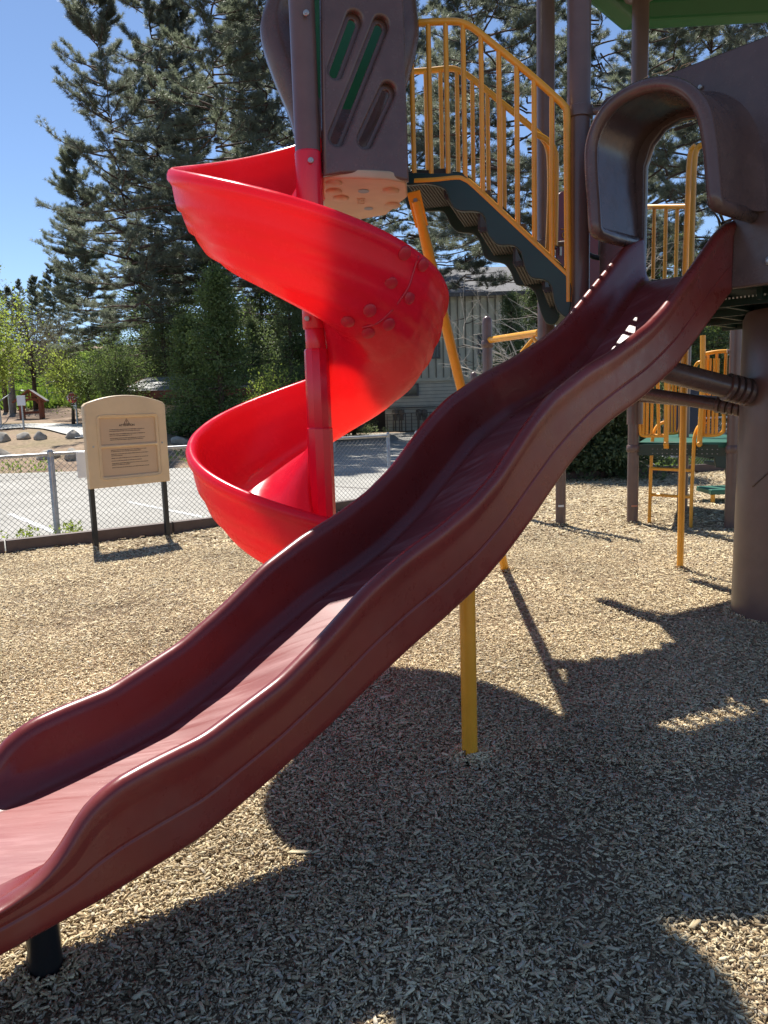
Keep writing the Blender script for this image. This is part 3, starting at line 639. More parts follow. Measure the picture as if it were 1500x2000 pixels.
# main roof
ZE=4.78
c1=gnd(1215,60,ZE); 
eL=gnd(1155,10,ZE)-c1; eL/=np.linalg.norm(eL); eR=gnd(1500,45,ZE)-c1; eR/=np.linalg.norm(eR)
ro=[c1,c1+eR*2.6,c1+eR*3.4+eL*1.3,c1+eR*3.1+eL*3.3,c1+eR*1.3+eL*3.7,c1+eL*2.3]
cen=sum(ro)/6; apex=cen+ZU*1.0
b=MB()
out_=[p for p in ro]; 
def ring(s,dz): return [cen+(p-cen)*s*np.array([1,1,0])+ZU*dz for p in out_]
b.loft([ring(.97,-.01),ring(1.0,0),ring(1.01,.06),ring(.98,.12),ring(.6,.62),ring(.1,1.1),ring(.02,1.12),ring(.1,1.04),ring(.6,.52),ring(.86,.13),ring(.90,.02),ring(.97,-.01)],caps=False)
o=b.build('roof',M['greenroof'],PS,False,bevel=.02); o['label']='green plastic roof over the main deck'
b=MB(); b.lathe([(.07,0),(.13,.02),(.15,.05),(.07,.06)],(PB[0],PB[1],4.80),16); b.build('roof_flange',M['brown'],PS,True,ang=50)
# game panel and steering wheel on the far side
gp0=at(1086,450,6.35); gp1=at(1175,450,6.55); gu=(gp1-gp0)*np.array([1,1,0]); gL=np.linalg.norm(gu); gu/=gL; gn=np.array([gu[1],-gu[0],0])
zt=at(1095,375,6.4)[2]; zb=at(1095,530,6.4)[2]
gp=plate('game_panel',rrect(0,zb-.15,gL,zt,.08),[],.02,(gp0*np.array([1,1,0]),gu,ZU,gn),M['maroonpanel'],PS,.004); gp['label']='maroon game panel behind the posts'
def gxy(x,y):
    q=ray(x,y); P=cC+q*(((gp0-cC)@gn)/(q@gn)); return P+gn*.014
b=MB()
for pl in ([(1094,448),(1105,449)],[(1094,478),(1107,479)],[(1092,470),(1106,488)]): b.tube([gxy(*p) for p in pl],.003,5)
c=gxy(1100,460); b.tube([c+gu*.02*cos(a)+ZU*.02*sin(a) for a in np.linspace(0,2*pi,16)],.003,5)
b.build('game_marking',M['yellow'],gp)
b=MB(); b.beam(gxy(1093,472),gxy(1092,500),.02,.012,up=gn); b.build('slider',M['white'],gp)
wc=at(1172,462,6.0); b=MB(); b.tube([wc+np.array([.16*cos(a),.03*sin(a),.16*sin(a)]) for a in np.linspace(0,2*pi,33)[:-1]],.02,10,closed=True)
for a in(.5,2.6,4.7): b.tube([wc,wc+np.array([.16*cos(a),0,.16*sin(a)])],.012,8)
b.build('steering_wheel',M['black'],PS,True)
b=MB(); p=gnd(1328,1118); b.tube([(p[0],p[1],-.1),(p[0],p[1],2.15)],.028,14); o=b.build('sliding_pole',M['yellow'],PS,True,ang=40); o['label']='slim orange pole from the deck to the wood chips'
# bolts in view
screw(PS,at(598,25,4.36),(-.1,-1,0),.016); screw(PS,at(607,313,4.36),(-.1,-1,0),.016); screw(PS,at(600,622,4.36),(-.1,-1,0),.015); screw(PS,at(593,590,4.36),(-.1,-1,0),.013)
screw(PS,sl3(2.0,.47,2.24),-D,.022); screw(PS,sl3(2.0,.08,3.22),-D,.012)
# ============================================================ INFORMATION SIGN
a=gnd(193,1077); c=gnd(333,1054); LB=np.array([a[0],a[1],0]); RB=np.array([c[0],c[1],0])
SU=RB-LB; sL=np.linalg.norm(SU); SU/=sL; SN=np.array([SU[1],-SU[0],0])
sg=thing('information_board',(LB+RB)/2,'tan plastic notice board with printed rules on two black posts by the fence','sign')
def ons(x,y,o=0.):
    P0=LB+SN*o; q=ray(x,y); P=cC+q*(((P0-cC)@SN)/(q@SN)); return np.array([(P-P0)@SU,P[2]])
def sq(u,z,o=0.): return LB+SU*u+ZU*z+SN*o
o_=ons(175,953,.03);r_=ons(333,942,.03);tl=ons(163,792,.03);tr=ons(321,785,.03); tm=ons(243,768,.03)
u0=(o_[0]+tl[0])/2; u1=(r_[0]+tr[0])/2; zb=(o_[1]+r_[1])/2; zt=(tl[1]+tr[1])/2; zm=tm[1]-.02
ol=[(u0,zb),(u1,zb),(u1,zt-.02)]+[(u1-(u1-u0)*t,zt+(zm-zt)*(1-(2*t-1)**2)) for t in np.linspace(.03,.97,14)]+[(u0,zt-.02)]
W0=(u1-u0)
g0=u0+W0*.17;g1=u0+W0*.86; h=zt-zb
z_a0,z_a1=zb+h*.51,zb+h*.83; z_b0,z_b1=zb+h*.13,zb+h*.475
plate('board',ol,[rrect(g0,z_a0,g1,z_a1,.012),rrect(g0,z_b0,g1,z_b1,.012)],.075,(LB,SU,ZU,SN),M['tan'],sg,.014)
for q0_,q1_ in((z_a0,z_a1),(z_b0,z_b1)):
    p=plate('text_panel',rrect(g0-.02,q0_-.02,g1+.02,q1_+.02,.01),[],.03,(LB-SN*.002,SU,ZU,SN),M['tan2'],sg,.003)
b=MB(); b.tube([sq(*q,.040) for q in rrect(g0-.035,zb+h*.095,g1+.035,zb+h*.865,.05)],.007,6,closed=True); b.build('moulded_frame',M['tan'],sg,True)
for P in(LB,RB):
    b=MB(); b.box(P-SN*.0+ZU*(zb+.3)/2-SN*.06,(.026,.026,(zb+.3)/2),rz=math.atan2(SU[1],SU[0])); b.build('leg',M['black'],sg,bevel=.004)
for u,z in((u0+W0*.075,zb+h*.5),(u1-W0*.075,zb+h*.5)):
    b=MB(); b.disc(sq(u,z,.04),SN,.011,.008,12); b.build('bolt',M['steel'],sg,True,ang=40)
frt=lambda u,z,o:(sq(u,z,o),SU,ZU,SN)
mid=(g0+g1)/2-.01; ztop=z_a1
textmesh('lettering','ATTENTION',.034,frt(mid,ztop-.085,.0145),M['ink'],sg)
b=MB(); T=[sq(mid+.037*x,ztop-.05+.037*y,.0145) for x,y in((-.9,-.5),(.9,-.5),(0,1.0))]; b.tube(T,.0032,5,closed=True); b.tube([sq(mid,ztop-.055,.0145),sq(mid,ztop-.032,.0145)],.0025,5); b.tube([sq(mid,ztop-.0615,.0145),sq(mid,ztop-.0635,.0145)],.003,5); b.build('warning_symbol',M['ink'],sg)
b=MB(); rr=random.Random(3)
def line(z,u0_,u1_):
    u=u0_
    while u<u1_:
        w=rr.uniform(.012,.045); w=min(w,u1_-u+.004); b.box(sq(u+w/2,z,.0145),(w/2,.0016,.0008*rr.uniform(2.2,3.4)),M=np.array([SU,SN,ZU]).T); u+=w+.004
lx0=g0+(g1-g0)*.17; lx1=g0+(g1-g0)*.80
for zz,e in((.130,1),(.148,.86),(.180,1.0),(.199,.62),(.228,1.0),(.245,.93)): line(ztop-zz,lx0,lx0+(lx1-lx0)*e)
for zz,e in((.03,1.0),(.046,.85),(.075,1.05),(.093,.3),(.122,1.05),(.152,.85),(.18,1.03),(.197,.5),(.228,1.05)): line(z_b1-zz,lx0,lx0+(lx1-lx0)*e)
b.build('small_print',M['ink'],sg)['kind']='stuff'

# ============================================================ EDGING
ex=[(-9.2,5.2),tuple(gnd(17,1088)[:2])]
eds=[]; e0=np.array([-4.24,8.55]); 
pts_e=[(-9.0,5.45),(-6.6,7.0),(-4.26,8.53),(-2.66,9.55),(-1.1,10.65),(.4,12.0),(2.0,13.3),(3.7,14.5),(5.6,15.05),(7.6,15.45),(9.8,15.6)]
def edging(p,q):
    p=np.array([*p,0.]);q=np.array([*q,0.]); d=q-p; L=np.linalg.norm(d)-.02; d/=L+.02; nn=np.array([d[1],-d[0],0])
    pro=[(0,.0),(L,.0),(L,.17),(0,.17)]
    # notches on the bottom
    o=[(0,-.05),(L*.10,-.05),(L*.13,.045),(L*.30,.045),(L*.33,-.05),(L*.62,-.05),(L*.65,.045),(L*.82,.045),(L*.85,-.05),(L,-.05),(L,.17),(0,.17)]
    t=thing('edging_board',p,None,'edging','brown plastic edging boards round the wood chips')
    plate('board',[(a,z) for a,z in o],[],.10,(p,d,ZU,nn),M['edging'],t,.012)
    for u in(L*.22,L*.74):
        b=MB(); b.box(p+d*u+nn*.045+ZU*.03,(.08,.012,.03),rz=math.atan2(d[1],d[0])); b.build('stake_pocket',M['edging'],t,bevel=.004)
    return t
for i in range(len(pts_e)-1):
    t=edging(pts_e[i],pts_e[i+1])
    t['label']={1:'brown edging board at the left picture edge, ending left of the notice board',2:'brown notched edging board running behind the notice board legs',3:'brown edging board between notice board and spiral slide'}.get(i,'low dark edging board along the far rim of the wood chips' if i>5 else 'brown edging board largely hidden behind the slides')

# ============================================================ CHAIN LINK FENCES
def fence(P,label,top=1.06,sp=.070,posts=None,wr=.0028,mid=False,zb=.06):
    P=[np.array([*p,0.]) for p in P]; t=thing('chain_link_fence',P[0],label,'fence')
    W_=[]
    for i in range(len(P)-1):
        a,c=P[i],P[i+1]; d=c-a; L=np.linalg.norm(d); d/=L; nn=np.array([d[1],-d[0],0])
        b=MB(); b.tube([a+ZU*top,c+ZU*top],.021,12); b.build('top_rail',M['steel'],t,True,ang=50)
        b=MB(); hh=top-zb
        n=int((L+hh)/sp)
        for s_ in(1,-1):
            for k in range(-int(hh/sp)-1,int(L/sp)+2):
                x0=k*sp; # line from (x0,zb) to (x0+hh,top)
                lo,hi=max(0,-x0),min(hh,L-x0)
                if hi-lo<.01: continue
                A_=(x0+lo,zb+lo);B_=(x0+hi,zb+hi)
                if s_<0: A_=(L-A_[0],A_[1]);B_=(L-B_[0],B_[1])
                p_=a+d*A_[0]+ZU*A_[1]+nn*.003*s_;q_=a+d*B_[0]+ZU*B_[1]+nn*.003*s_
                b.tube([p_,q_],wr,3,caps=False)
        # twisted barbs on top
        o=b.build('wire_mesh',M['wire'],t)
        npst=max(1,int(round(L/2.6)))
        for k in range(npst+(1 if i==len(P)-2 else 0)):
            q=a+d*L*k/npst; b=MB(); b.tube([q-ZU*.1,q+ZU*(top+.03),q+ZU*(top+.055)],[.028,.028,.012],14); b.tube([q+ZU*(top-.03),q+ZU*(top+.03)],.031,14); b.build('post',M['steel'],t,True,ang=50)
    return t
fence([(-9.4,5.7),(-4.12,9.55)],'galvanized chain link fence left of the kink, beside the parking lot')
fence([(-4.12,9.60),(.10,11.95)],'galvanized chain link fence running behind the notice board and spiral slide')
fence([(.55,12.2),(1.6,13.1),(3.75,14.9),(7.4,15.9),(10,16.2)],'chain link fence behind the dark shrub on the right')
# ============================================================ THINGS ON THE BANK
def rock(c,rx,ry,rz_,label,seed,group=None):
    t=None; R=random.Random(seed); import bmesh
    bm=bmesh.new(); bmesh.ops.create_icosphere(bm,subdivisions=3,radius=1)
    pl=[(Vector((R.uniform(-1,1),R.uniform(-1,1),R.uniform(-.3,1))).normalized(),R.uniform(.55,.85)) for _ in range(9)]
    for v in bm.verts:
        p=v.co.copy()
        for n_,d_ in pl:
            k=p.dot(n_)
            if k>d_: p-=n_*(k-d_)*.92
        p+=Vector((sin(p.x*5+seed),sin(p.y*6+seed),sin(p.z*5)))*.03
        v.co=Vector((p.x*rx,p.y*ry,p.z*rz_))
    me=bpy.data.meshes.new('boulder'); bm.to_mesh(me); bm.free(); me.materials.append(M['rock'])
    me.polygons.foreach_set('use_smooth',[True]*len(me.polygons)); me.set_sharp_from_angle(angle=radians(28))
    o=bpy.data.objects.new('boulder',me); COL.objects.link(o); o.location=(c[0],c[1],c[2]+rz_*.35); o.rotation_euler.z=R.uniform(0,3)
    return tag(o,label,'boulder','boulders along the bank')
def rk(x,y,w,h,label,seed):
    P=onter(x,y); s=P[1]/FPX; rock(P,w*s*.66,w*s*.5,h*s*.66,label,seed)
rk(6,862,30,24,'dark boulder cut by the left picture edge, uphill row',1)
rk(45,856,34,16,'flat wide grey boulder in front of the wooden shelter',2)
rk(79,858,22,20,'upright narrow boulder right of the flat one',3)
rk(142,854,28,17,'light boulder just left of the notice board',4)
rk(3,893,30,22,'grey boulder low at the left edge above the fence rail',5)
rk(94,895,40,22,'rounded grey boulder above the fence rail behind its corner post',6)
rk(143,897,44,26,'large boulder touching the fence rail left of the notice board',7)
rk(350,865,34,16,'boulder in tree shade right of the notice board',8)
rock((5.4,15.9,0),.3,.25,.28,'small pale boulder beyond the ladder at the far fence',9); rock((4.95,15.7,0),.2,.2,.2,'smallest pale boulder at the far fence beside the shrub',10)
# shelter
P=onter(64,818); s=P[1]/FPX; kz=P[2]
K=thing('wooden_shelter',P,'small red-brown timber shelter with gabled grey roof on the bank','shelter')
wx,wy=22*s,13*s; hh=37*s; 
def kp(x,y,z): th=.22; return np.array([P[0]+x*cos(th)-y*sin(th),P[1]+x*sin(th)+y*cos(th),kz+z])
for x in(-1,1):
    for y in(-1,1):
        b=MB(); b.beam(kp(x*wx*.8,y*wy,-.3),kp(x*wx*.8,y*wy,hh),.11,.11,up=(0,1,0)); b.build('post',M['wood'],K)
        b=MB(); b.beam(kp(x*wx*.8,y*wy,hh*.72),kp(x*wx*.35,y*wy,hh*1.05),.06,.06,up=(0,1,0)); b.build('brace',M['wood'],K)
for y in(-1,1):
    b=MB(); b.beam(kp(-wx*1.05,y*wy,hh),kp(wx*1.05,y*wy,hh),.09,.10); b.beam(kp(0,y*wy,hh),kp(0,y*wy,hh+wx*.75),.06,.06,up=(0,1,0)); 
    for k in(-.5,.5): b.beam(kp(0,y*wy,hh+.1),kp(k*wx,y*wy,hh+wx*.34),.05,.05)
    b.build('truss',M['wood'],K)
b=MB(); b.beam(kp(-wx*.8,wy,hh*.33),kp(wx*.8,wy,hh*.33),.08,.12); b.build('cross_rail',M['wood'],K)
for sx in(-1,1):
    b=MB(); a_=[kp(sx*-.02,-wy*1.35,hh+wx*.82),kp(sx*-.02,wy*1.35,hh+wx*.82),kp(sx*wx*1.35,wy*1.35,hh-.12),kp(sx*wx*1.35,-wy*1.35,hh-.12)]
    b.add(a_+[q+ZU*.05 for q in a_],[(0,1,2,3),(7,6,5,4),(0,4,5,1),(1,5,6,2),(2,6,7,3),(3,7,4,0)]); rf=b.build('roof',M['shingle'],K)
    b=MB(); b.beam(kp(sx*0,-wy*1.37,hh+wx*.80),kp(sx*wx*1.35,-wy*1.37,hh-.15),.05,.09); b.build('fascia',M['wood'],rf)
# white board on a post, seen from behind
def signpost(x,yb,yt,name,label,fn):
    P=onter(x,yb); s=P[1]/FPX; t=thing(name,P,label,'sign'); zt_=at(x,yt,P[1])[2]
    b=MB(); b.tube([P-ZU*.2,(P[0],P[1],zt_)],.04,8); b.build('post',M['steel'],t,True,ang=50); fn(t,P,s,zt_); return t
def wb(t,P,s,z): 
    b=MB(); b.box((P[0]+.02,P[1]-.06,z-9*s),(8.0*s,.03,9.5*s)); b.build('panel',M['white'],t,bevel=.01)
signpost(47,838,773,'sign','white square sign panel on a thin post left of the shelter',wb)
P=onter(155,838)
def st(t,P,s,z):
    c=np.array([P[0]-4*s,P[1]-.06,z-9*s]); rr_=11*s
    ol=[(rr_*cos(a),rr_*sin(a)) for a in [pi/8+k*pi/4 for k in range(8)]]
    p=plate('stop_panel',ol,[],.03,(c,(1,0,0),ZU,(0,-1,0)),M['white'],t,.003)
    plate('stop_panel',[(x*.93,y*.93) for x,y in ol],[],.03,(c-np.array([0,.012,0]),(1,0,0),ZU,(0,-1,0)),M['stopred'],t,.003)
    textmesh('lettering','STOP',9.5*s,(c-np.array([0,.031,0]),(1,0,0),ZU,(0,-1,0)),M['white'],t)
    b=MB(); b.box((c[0]+3*s,c[1],c[2]-17*s),(3.0*s,.02,4*s)); b.build('small_panel',M['white'],t)
signpost(152,832,768,'stop_sign','red octagonal STOP sign beside the notice board',st)
# utility pole
P=onter(25,808); s=P[1]/FPX; t=thing('utility_pole',P,'grey wooden utility pole at the left edge behind the shelter','utility pole')
zt_=at(14,672,P[1]); b=MB(); b.tube([P-ZU*.5,(zt_[0]+.1,P[1],zt_[2])],[.17,.13],12); b.build('pole',M['barkg'],t,True,ang=50)
b=MB(); b.tube([(zt_[0],P[1],zt_[2]-.3),(zt_[0]+.6,P[1],zt_[2]-.15),(zt_[0]+.9,P[1],zt_[2]-.6)],.03,6); b.tube([(zt_[0]-.7,P[1],zt_[2]-.2),(zt_[0]+.7,P[1],zt_[2]-.2)],.05,6); b.build('crossarm',M['steel'],t,True)
P=onter(12,805); t=thing('utility_pole',P,'thinner leaning pole left of the taller utility pole','utility pole'); b=MB(); q=at(4,705,P[1]); b.tube([P-ZU*.5,q],[.14,.11],10); b.build('pole',M['bark'],t,True,ang=50)
# hill fence
t=None
pts=[onter(x,y) for x,y in ((-30,842),(3,836),(20,812),(32,800),(52,800))]
t=thing('pipe_fence',pts[0],'thin wire fence on steel posts at the far left','fence')
for p in pts: b=MB(); b.tube([p-ZU*.2,p+ZU*1.1],.035,8); b.build('post',M['steel'],t,True,ang=50)
b=MB(); b.tube([p+ZU*1.08 for p in pts],.025,6); b.build('rail',M['steel'],t,True)
pts=[onter(x,y) for x,y in ((95,795),(116,793),(135,790),(160,788))]
t=thing('pipe_fence',pts[0],'faint post fence below the grassy hill behind the shelter','fence')
for p in pts: b=MB(); b.tube([p-ZU*.2,p+ZU*1.5],.04,8); b.build('post',M['steel'],t,True,ang=50)
b=MB(); b.tube([p+ZU*1.4 for p in pts],.03,6); b.tube([p+ZU*.8 for p in pts],.02,6); b.build('rail',M['steel'],t,True)
# white board on the fence behind the notice board
P=gnd(163,1040); b=MB(); c=at(165,908,9.75); b.box(c,(.09,.01,.16),rz=.5); o=b.build('notice_sheet',M['white'],None,bevel=.003); tag(o,'small white sheet hung on the fence, half hidden by the notice board','notice')
# left house behind the trees
P=np.array([-10.3,33,0.]); P[2]=hz(P[0],P[1]); z0=float(P[2])
HB=thing('cabin',P,'brown cabin with pale roof and red fascia half hidden by pines','building')
x0=at(292,800,33)[0]; x1=x0+9
ze=at(318,770,33)[2]; zr_=at(345,742,36)[2]
b=MB(); b.box(((x0+x1)/2,36,(z0+ze)/2-.3),((x1-x0)/2,3,(ze-z0)/2+.3)); wl=b.build('wall',mat('brown_boards',(.12,.075,.05),.8,var=.2,bump=.3,bscale=12),HB)
b=MB(); a_=[(x0-.9,32,ze),(x1+.9,32,ze),(x1+.9,36,zr_),(x0-.9,36,zr_)]; c_=[(x0-.9,40,ze),(x1+.9,40,ze),(x1+.9,36,zr_),(x0-.9,36,zr_)]
for q in(a_,c_): b.add(q+[(p[0],p[1],p[2]+.15) for p in q],[(0,1,2,3),(7,6,5,4),(0,4,5,1),(1,5,6,2),(2,6,7,3),(3,7,4,0)])
b.build('roof',M['roofpale'],HB)
b=MB(); b.beam((x0-.95,31.96,ze-.02),(x1+.9,31.96,ze-.02),.06,.3); b.beam((x0-.95,31.96,ze),(x0-.95,36,zr_),.06,.3); b.build('fascia',M['wood'],HB)
for k in range(3):
    zw=(z0+ze)/2; b=MB(); b.box((x0+1.6+k*2.4,32.95,zw),(.6,.05,.28)); f_=b.build('window',M['white'],HB); b=MB(); b.box((x0+1.6+k*2.4,32.93,zw),(.52,.05,.22)); b.build('pane',M['glass'],f_)
P=onter(345,832); t=thing('bench',P,'low wooden bench in the shade right of the notice board','bench')
b=MB(); b.box((P[0],P[1],P[2]+.45),(.75,.22,.04)); b.build('seat',M['tan2'],t); b=MB(); b.box((P[0],P[1]+.2,P[2]+.72),(.75,.04,.18)); b.build('backrest',M['tan2'],t)
for k in(-1,1): b=MB(); b.box((P[0]+k*.6,P[1],P[2]+.2),(.04,.2,.22)); b.build('leg',M['tan2'],t)
# ============================================================ CREAM BUILDING
YBLD=44.0
xl=at(752,800,YBLD)[0]; xr=at(1075,800,YBLD)[0]; zblk=at(850,741,YBLD)[2]; ztp=at(900,590,YBLD)[2]+.3
P=np.array([(xl+xr)/2,YBLD,0]); BL=thing('building',P,'two storey cream building with board and batten siding over painted block','building')
b=MB(); b.box(((xl+xr)/2,YBLD+4,zblk/2-.1),((xr-xl)/2,4,zblk/2+.1)); bw=b.build('block_wall',M['bblock'],BL)
b=MB()
nrow=int(zblk/.2)
for k in range(1,nrow): b.box(((xl+xr)/2,YBLD-.004,k*.2),((xr-xl)/2,.006,.010))
b.build('mortar_joint',mat('dark_mortar',(.2,.19,.17),.9),bw)['kind']='stuff'  # joints in one even dark grey
b=MB(); b.box(((xl+xr)/2,YBLD+3.95,(zblk+ztp)/2),((xr-xl)/2+.03,4.0,(ztp-zblk)/2)); sd=b.build('siding',M['bwall'],BL)
b=MB(); x=xl
while x<xr: b.box((x,YBLD-.07,(zblk+ztp)/2),(.035,.03,(ztp-zblk)/2)); x+=.42
b.build('batten',mat('batten_trim',(.24,.22,.18),.8),sd)['kind']='stuff'
b=MB(); b.box(((xl+xr)/2,YBLD-.09,zblk),((xr-xl)/2+.05,.05,.09)); b.build('band',M['bwall'],BL)
a_=[(xl-.8,YBLD-.9,ztp-.1),(xr+.8,YBLD-.9,ztp-.1),(xr+.8,YBLD+4,ztp+2.0),(xl-.8,YBLD+4,ztp+2.0)]; c_=[(xl-.8,YBLD+8.9,ztp-.1),(xr+.8,YBLD+8.9,ztp-.1),(xr+.8,YBLD+4,ztp+2.0),(xl-.8,YBLD+4,ztp+2.0)]
b=MB()
for q in(a_,c_): b.add(q+[(p[0],p[1],p[2]+.2) for p in q],[(0,1,2,3),(7,6,5,4),(0,4,5,1),(1,5,6,2),(2,6,7,3),(3,7,4,0)])
b.build('roof',M['shingle'],BL)
for (xa,ya,xb,yb,nm) in ((778,752,816,771,2),(844,668,858,698,2),(893,693,897,702,1),(935,655,944,690,1)):
    A_=at(xa,ya,YBLD-.1);B_=at(xb,yb,YBLD-.1); c=(A_+B_)/2; w=abs(B_[0]-A_[0])/2; h_=abs(A_[2]-B_[2])/2
    b=MB(); b.box((c[0],YBLD-.09,c[2]),(w+.06,.05,h_+.06)); f_=b.build('window',M['shingle'],BL)
    for k in range(nm): b=MB(); b.box((c[0]+(k-(nm-1)/2)*w*2/nm,YBLD-.13,c[2]),(w/nm-.05,.02,h_-.03)); b.build('pane',M['glass'],f_)
for (x,y) in ((772,806),(784,806),(818,806),(829,806)):
    c=at(x,y,YBLD-.35); b=MB(); b.lathe([(.0,.2),(.16,.16),(.18,0),(.16,-.16),(0,-.2)],c,12); b.box(c-[0,0,.3],(.12,.1,.12)); b.tube([c-[0,0,.3],(c[0],c[1],0)],.03,6); b.build('gas_meter',M['barkg'],BL,True,ang=40)
b=MB(); 
for k in range(9): x=at(756+k*12,820,YBLD-1)[0]; b.tube([(x,YBLD-1,0),(x,YBLD-1,1.0)],.03,6)
b.tube([(xl,YBLD-1,1.0),(xl+4.4,YBLD-1,1.0)],.03,6); b.tube([(xl,YBLD-.2,1.3),(xl+5,YBLD-.2,1.3)],.035,6)
b.build('guard_rail',M['barkg'],BL,True)
# low dark wooden lean-to left of it
b=MB(); b.box((xl-1.6,YBLD+1,1.2),(1.6,1,1.3)); o=b.build('shed',mat('dark_boards',(.05,.04,.035),.8),None); tag(o,'dark weathered shed against the left end of the cream building','shed')
# thin post by the road
P=gnd(666,862); P=onter(666,865); b=MB(); P=np.array([-1.6,26,0]); t=thing('marker_post',P,'thin grey post standing behind the fence beside the red slide','post'); b.tube([P,P+ZU*1.3],.04,8); b.tube([P+ZU*1.28,P+ZU*1.33],.05,8); b.build('post',M['steel'],t,True,ang=50)

# ============================================================ OVERHEAD FRAME (orange beam between capped posts)
t=thing('climbing_frame',at(950,1000,10.6)*np.array([1,1,0]),'round capped brown post carrying an orange overhead beam','climbing frame')
def capost(x,y,Y,w,nm='post'):
    P=at(x,y,Y); r_=w*Y/FPX/2; b=MB(); b.lathe([(r_,-P[2]-.1),(r_,-.09),(r_*.9,-.03),(r_*.6,0),(0,.015)],P,20); return b.build(nm,M['brown'],t,True,ang=60),P,r_
o,P,r_=capost(951,619,10.6,19)
for dz in(-.36,): b=MB(); b.lathe([(r_,-.05),(r_*1.22,-.04),(r_*1.25,0),(r_*1.22,.04),(r_,.05)],(P[0],P[1],P[2]+dz),20); b.build('clamp',M['brown'],t,True,ang=60)
capost(925,728,12.5,14)
a_=at(957,664,10.55);b_=at(1052,650,9.3); b=MB(); b.tube([a_,b_],.042,14); b.build('beam',M['yellow'],t,True,ang=50)
b=MB(); b.tube([at(1042,661,9.4),at(1018,689,9.4)],.024,10); b.tube([at(1042,661,9.4),at(1062,690,9.1)],.024,10); b.build('brace',M['yellow'],t,True,ang=50)
P=gnd(1095,1030); b=MB(); b.tube([P-ZU*.1,(P[0],P[1],at(1095,640,P[1])[2])],.061,20); o=b.build('post',M['brown'],t,True,ang=50)
b=MB(); c=P+np.array([-.01,-.064,.27]); b.box(c,(.032,.004,.012)); b.build('sticker',M['white'],o)

# ============================================================ SMALL PLAY STRUCTURE (far right)
q1=gnd(1235,1025); K2=thing('small_play_structure',q1,'smaller play structure with green deck, orange barriers and ladder on the far right','playground')
posts2=[(q1,655),(gnd(1426,1036),560),(gnd(1332,1003),640),(q1+np.array([2.9,3.0,0]),600)]
for P,yt in posts2:
    X_=proj_x=None
    zt_=2.9; b=MB(); b.tube([P-ZU*.1,(P[0],P[1],zt_)],.066,20); o=b.build('post',M['brown'],K2,True,ang=50)
    zc=at(1235,876,q1[1])[2]; b=MB(); b.lathe([(.066,-.045),(.078,-.035),(.08,0),(.078,.035),(.066,.045)],(P[0],P[1],zc),20); b.build('clamp',M['brown'],K2,True,ang=60)
b=MB(); b.box(q1+np.array([.0,-.068,.24]),(.036,.004,.010)); b.build('sticker',mat('faded_sticker',(.5,.2,.12),.6),K2)
zd=at(1300,862,9.2)[2]
A_=posts2[0][0];B_=posts2[1][0];C_=posts2[2][0]; fx=B_-A_; 
dpoly=[A_+[.07,0,0],B_-[.05,0,0],B_+np.array([.9,1.3,0]),A_+np.array([.9,1.9,0])]
dk2=poly_xy('deck',dpoly,zd-.03,.06,M['greendeck'],K2)
b=MB(); b.beam(A_+ZU*(zd-.09),B_+ZU*(zd-.09),.04,.13); b.build('deck_rim',M['greend'],dk2)
b=MB()
for k in range(14):
    for j in range(2): b.box(A_+fx*(.2+.05*k)+np.array([0,-.024,zd-.08-.05*j]),(.010,.002,.006))
b.build('perforation',M['wire'],dk2)['kind']='stuff'
def on2(x,y,off=0): 
    n_=np.array([fx[1],-fx[0],0]);n_/=np.linalg.norm(n_); P0=A_+n_*off*(1 if n_[1]<0 else -1); n2=n_; q=ray(x,y); return cC+q*(((P0-cC)@n2)/(q@n2))
def loop2(pts,r,label,bars,off,yb,yt):
    b=MB(); b.tube(crom([on2(x,y,off) for x,y in pts],4),r,10); o=b.build('barrier',M['yellow'],K2,True,ang=50)
    if label:o['label']=label
    for x in bars: b=MB(); P=on2(x,yt,off);Q=on2(x,yb,off); b.tube([P,(P[0],P[1],Q[2])],r*.8,8); b.build('baluster',M['yellow'],o,True,ang=50)
loop2([(1251,690),(1250,760),(1250,835),(1255,850),(1275,851),(1297,851)],.022,'left orange barrier of the small structure',[1259,1266,1275],0,850,690)
loop2([(1283,640),(1285,760),(1287,852)],.02,None,[],.0,850,690)
loop2([(1300,690),(1302,760),(1301,868),(1302,870)],.028,None,[],.06,850,690)
loop2([(1329,700),(1328,800),(1327,838),(1320,846),(1300,847)],.018,None,[1309,1315,1321],-1.2,846,700)
loop2([(1373,655),(1372,760),(1366,870)],.03,None,[],.06,850,690)
loop2([(1413,760),(1414,830),(1410,845),(1395,850),(1370,850)],.021,'right orange barrier of the small structure',[1379,1387,1396,1403],0,850,700)
loop2([(1372,692),(1400,687),(1420,686)],.022,None,[1383,1400,1418],-.1,770,690)
loop2([(1356,720),(1364,708),(1378,709),(1384,725),(1385,800)],.022,None,[],-1.3,850,700)
loop2([(1425,770),(1425,855)],.02,None,[],-.9,850,700)
b=MB(); b.tube([on2(1421,686,0),on2(1440,683,0)],.02,8); b.lathe([(.03,-.05),(.05,0),(.03,.05)],on2(1432,686,0),12); b.build('clamp',M['brown'],K2,True)
for a0,a1 in (((1297,775),(1328,848)),((1349,760),(1362,845))):
    P=at(a0[0],a0[1],11.5);Q=at(a1[0],a1[1],11.5); b=MB(); b.box(((P[0]+Q[0])/2,11.5,(P[2]+Q[2])/2),(abs(Q[0]-P[0])/2,.02,abs(P[2]-Q[2])/2)); b.build('panel',M['bluedark'],K2,bevel=.01)
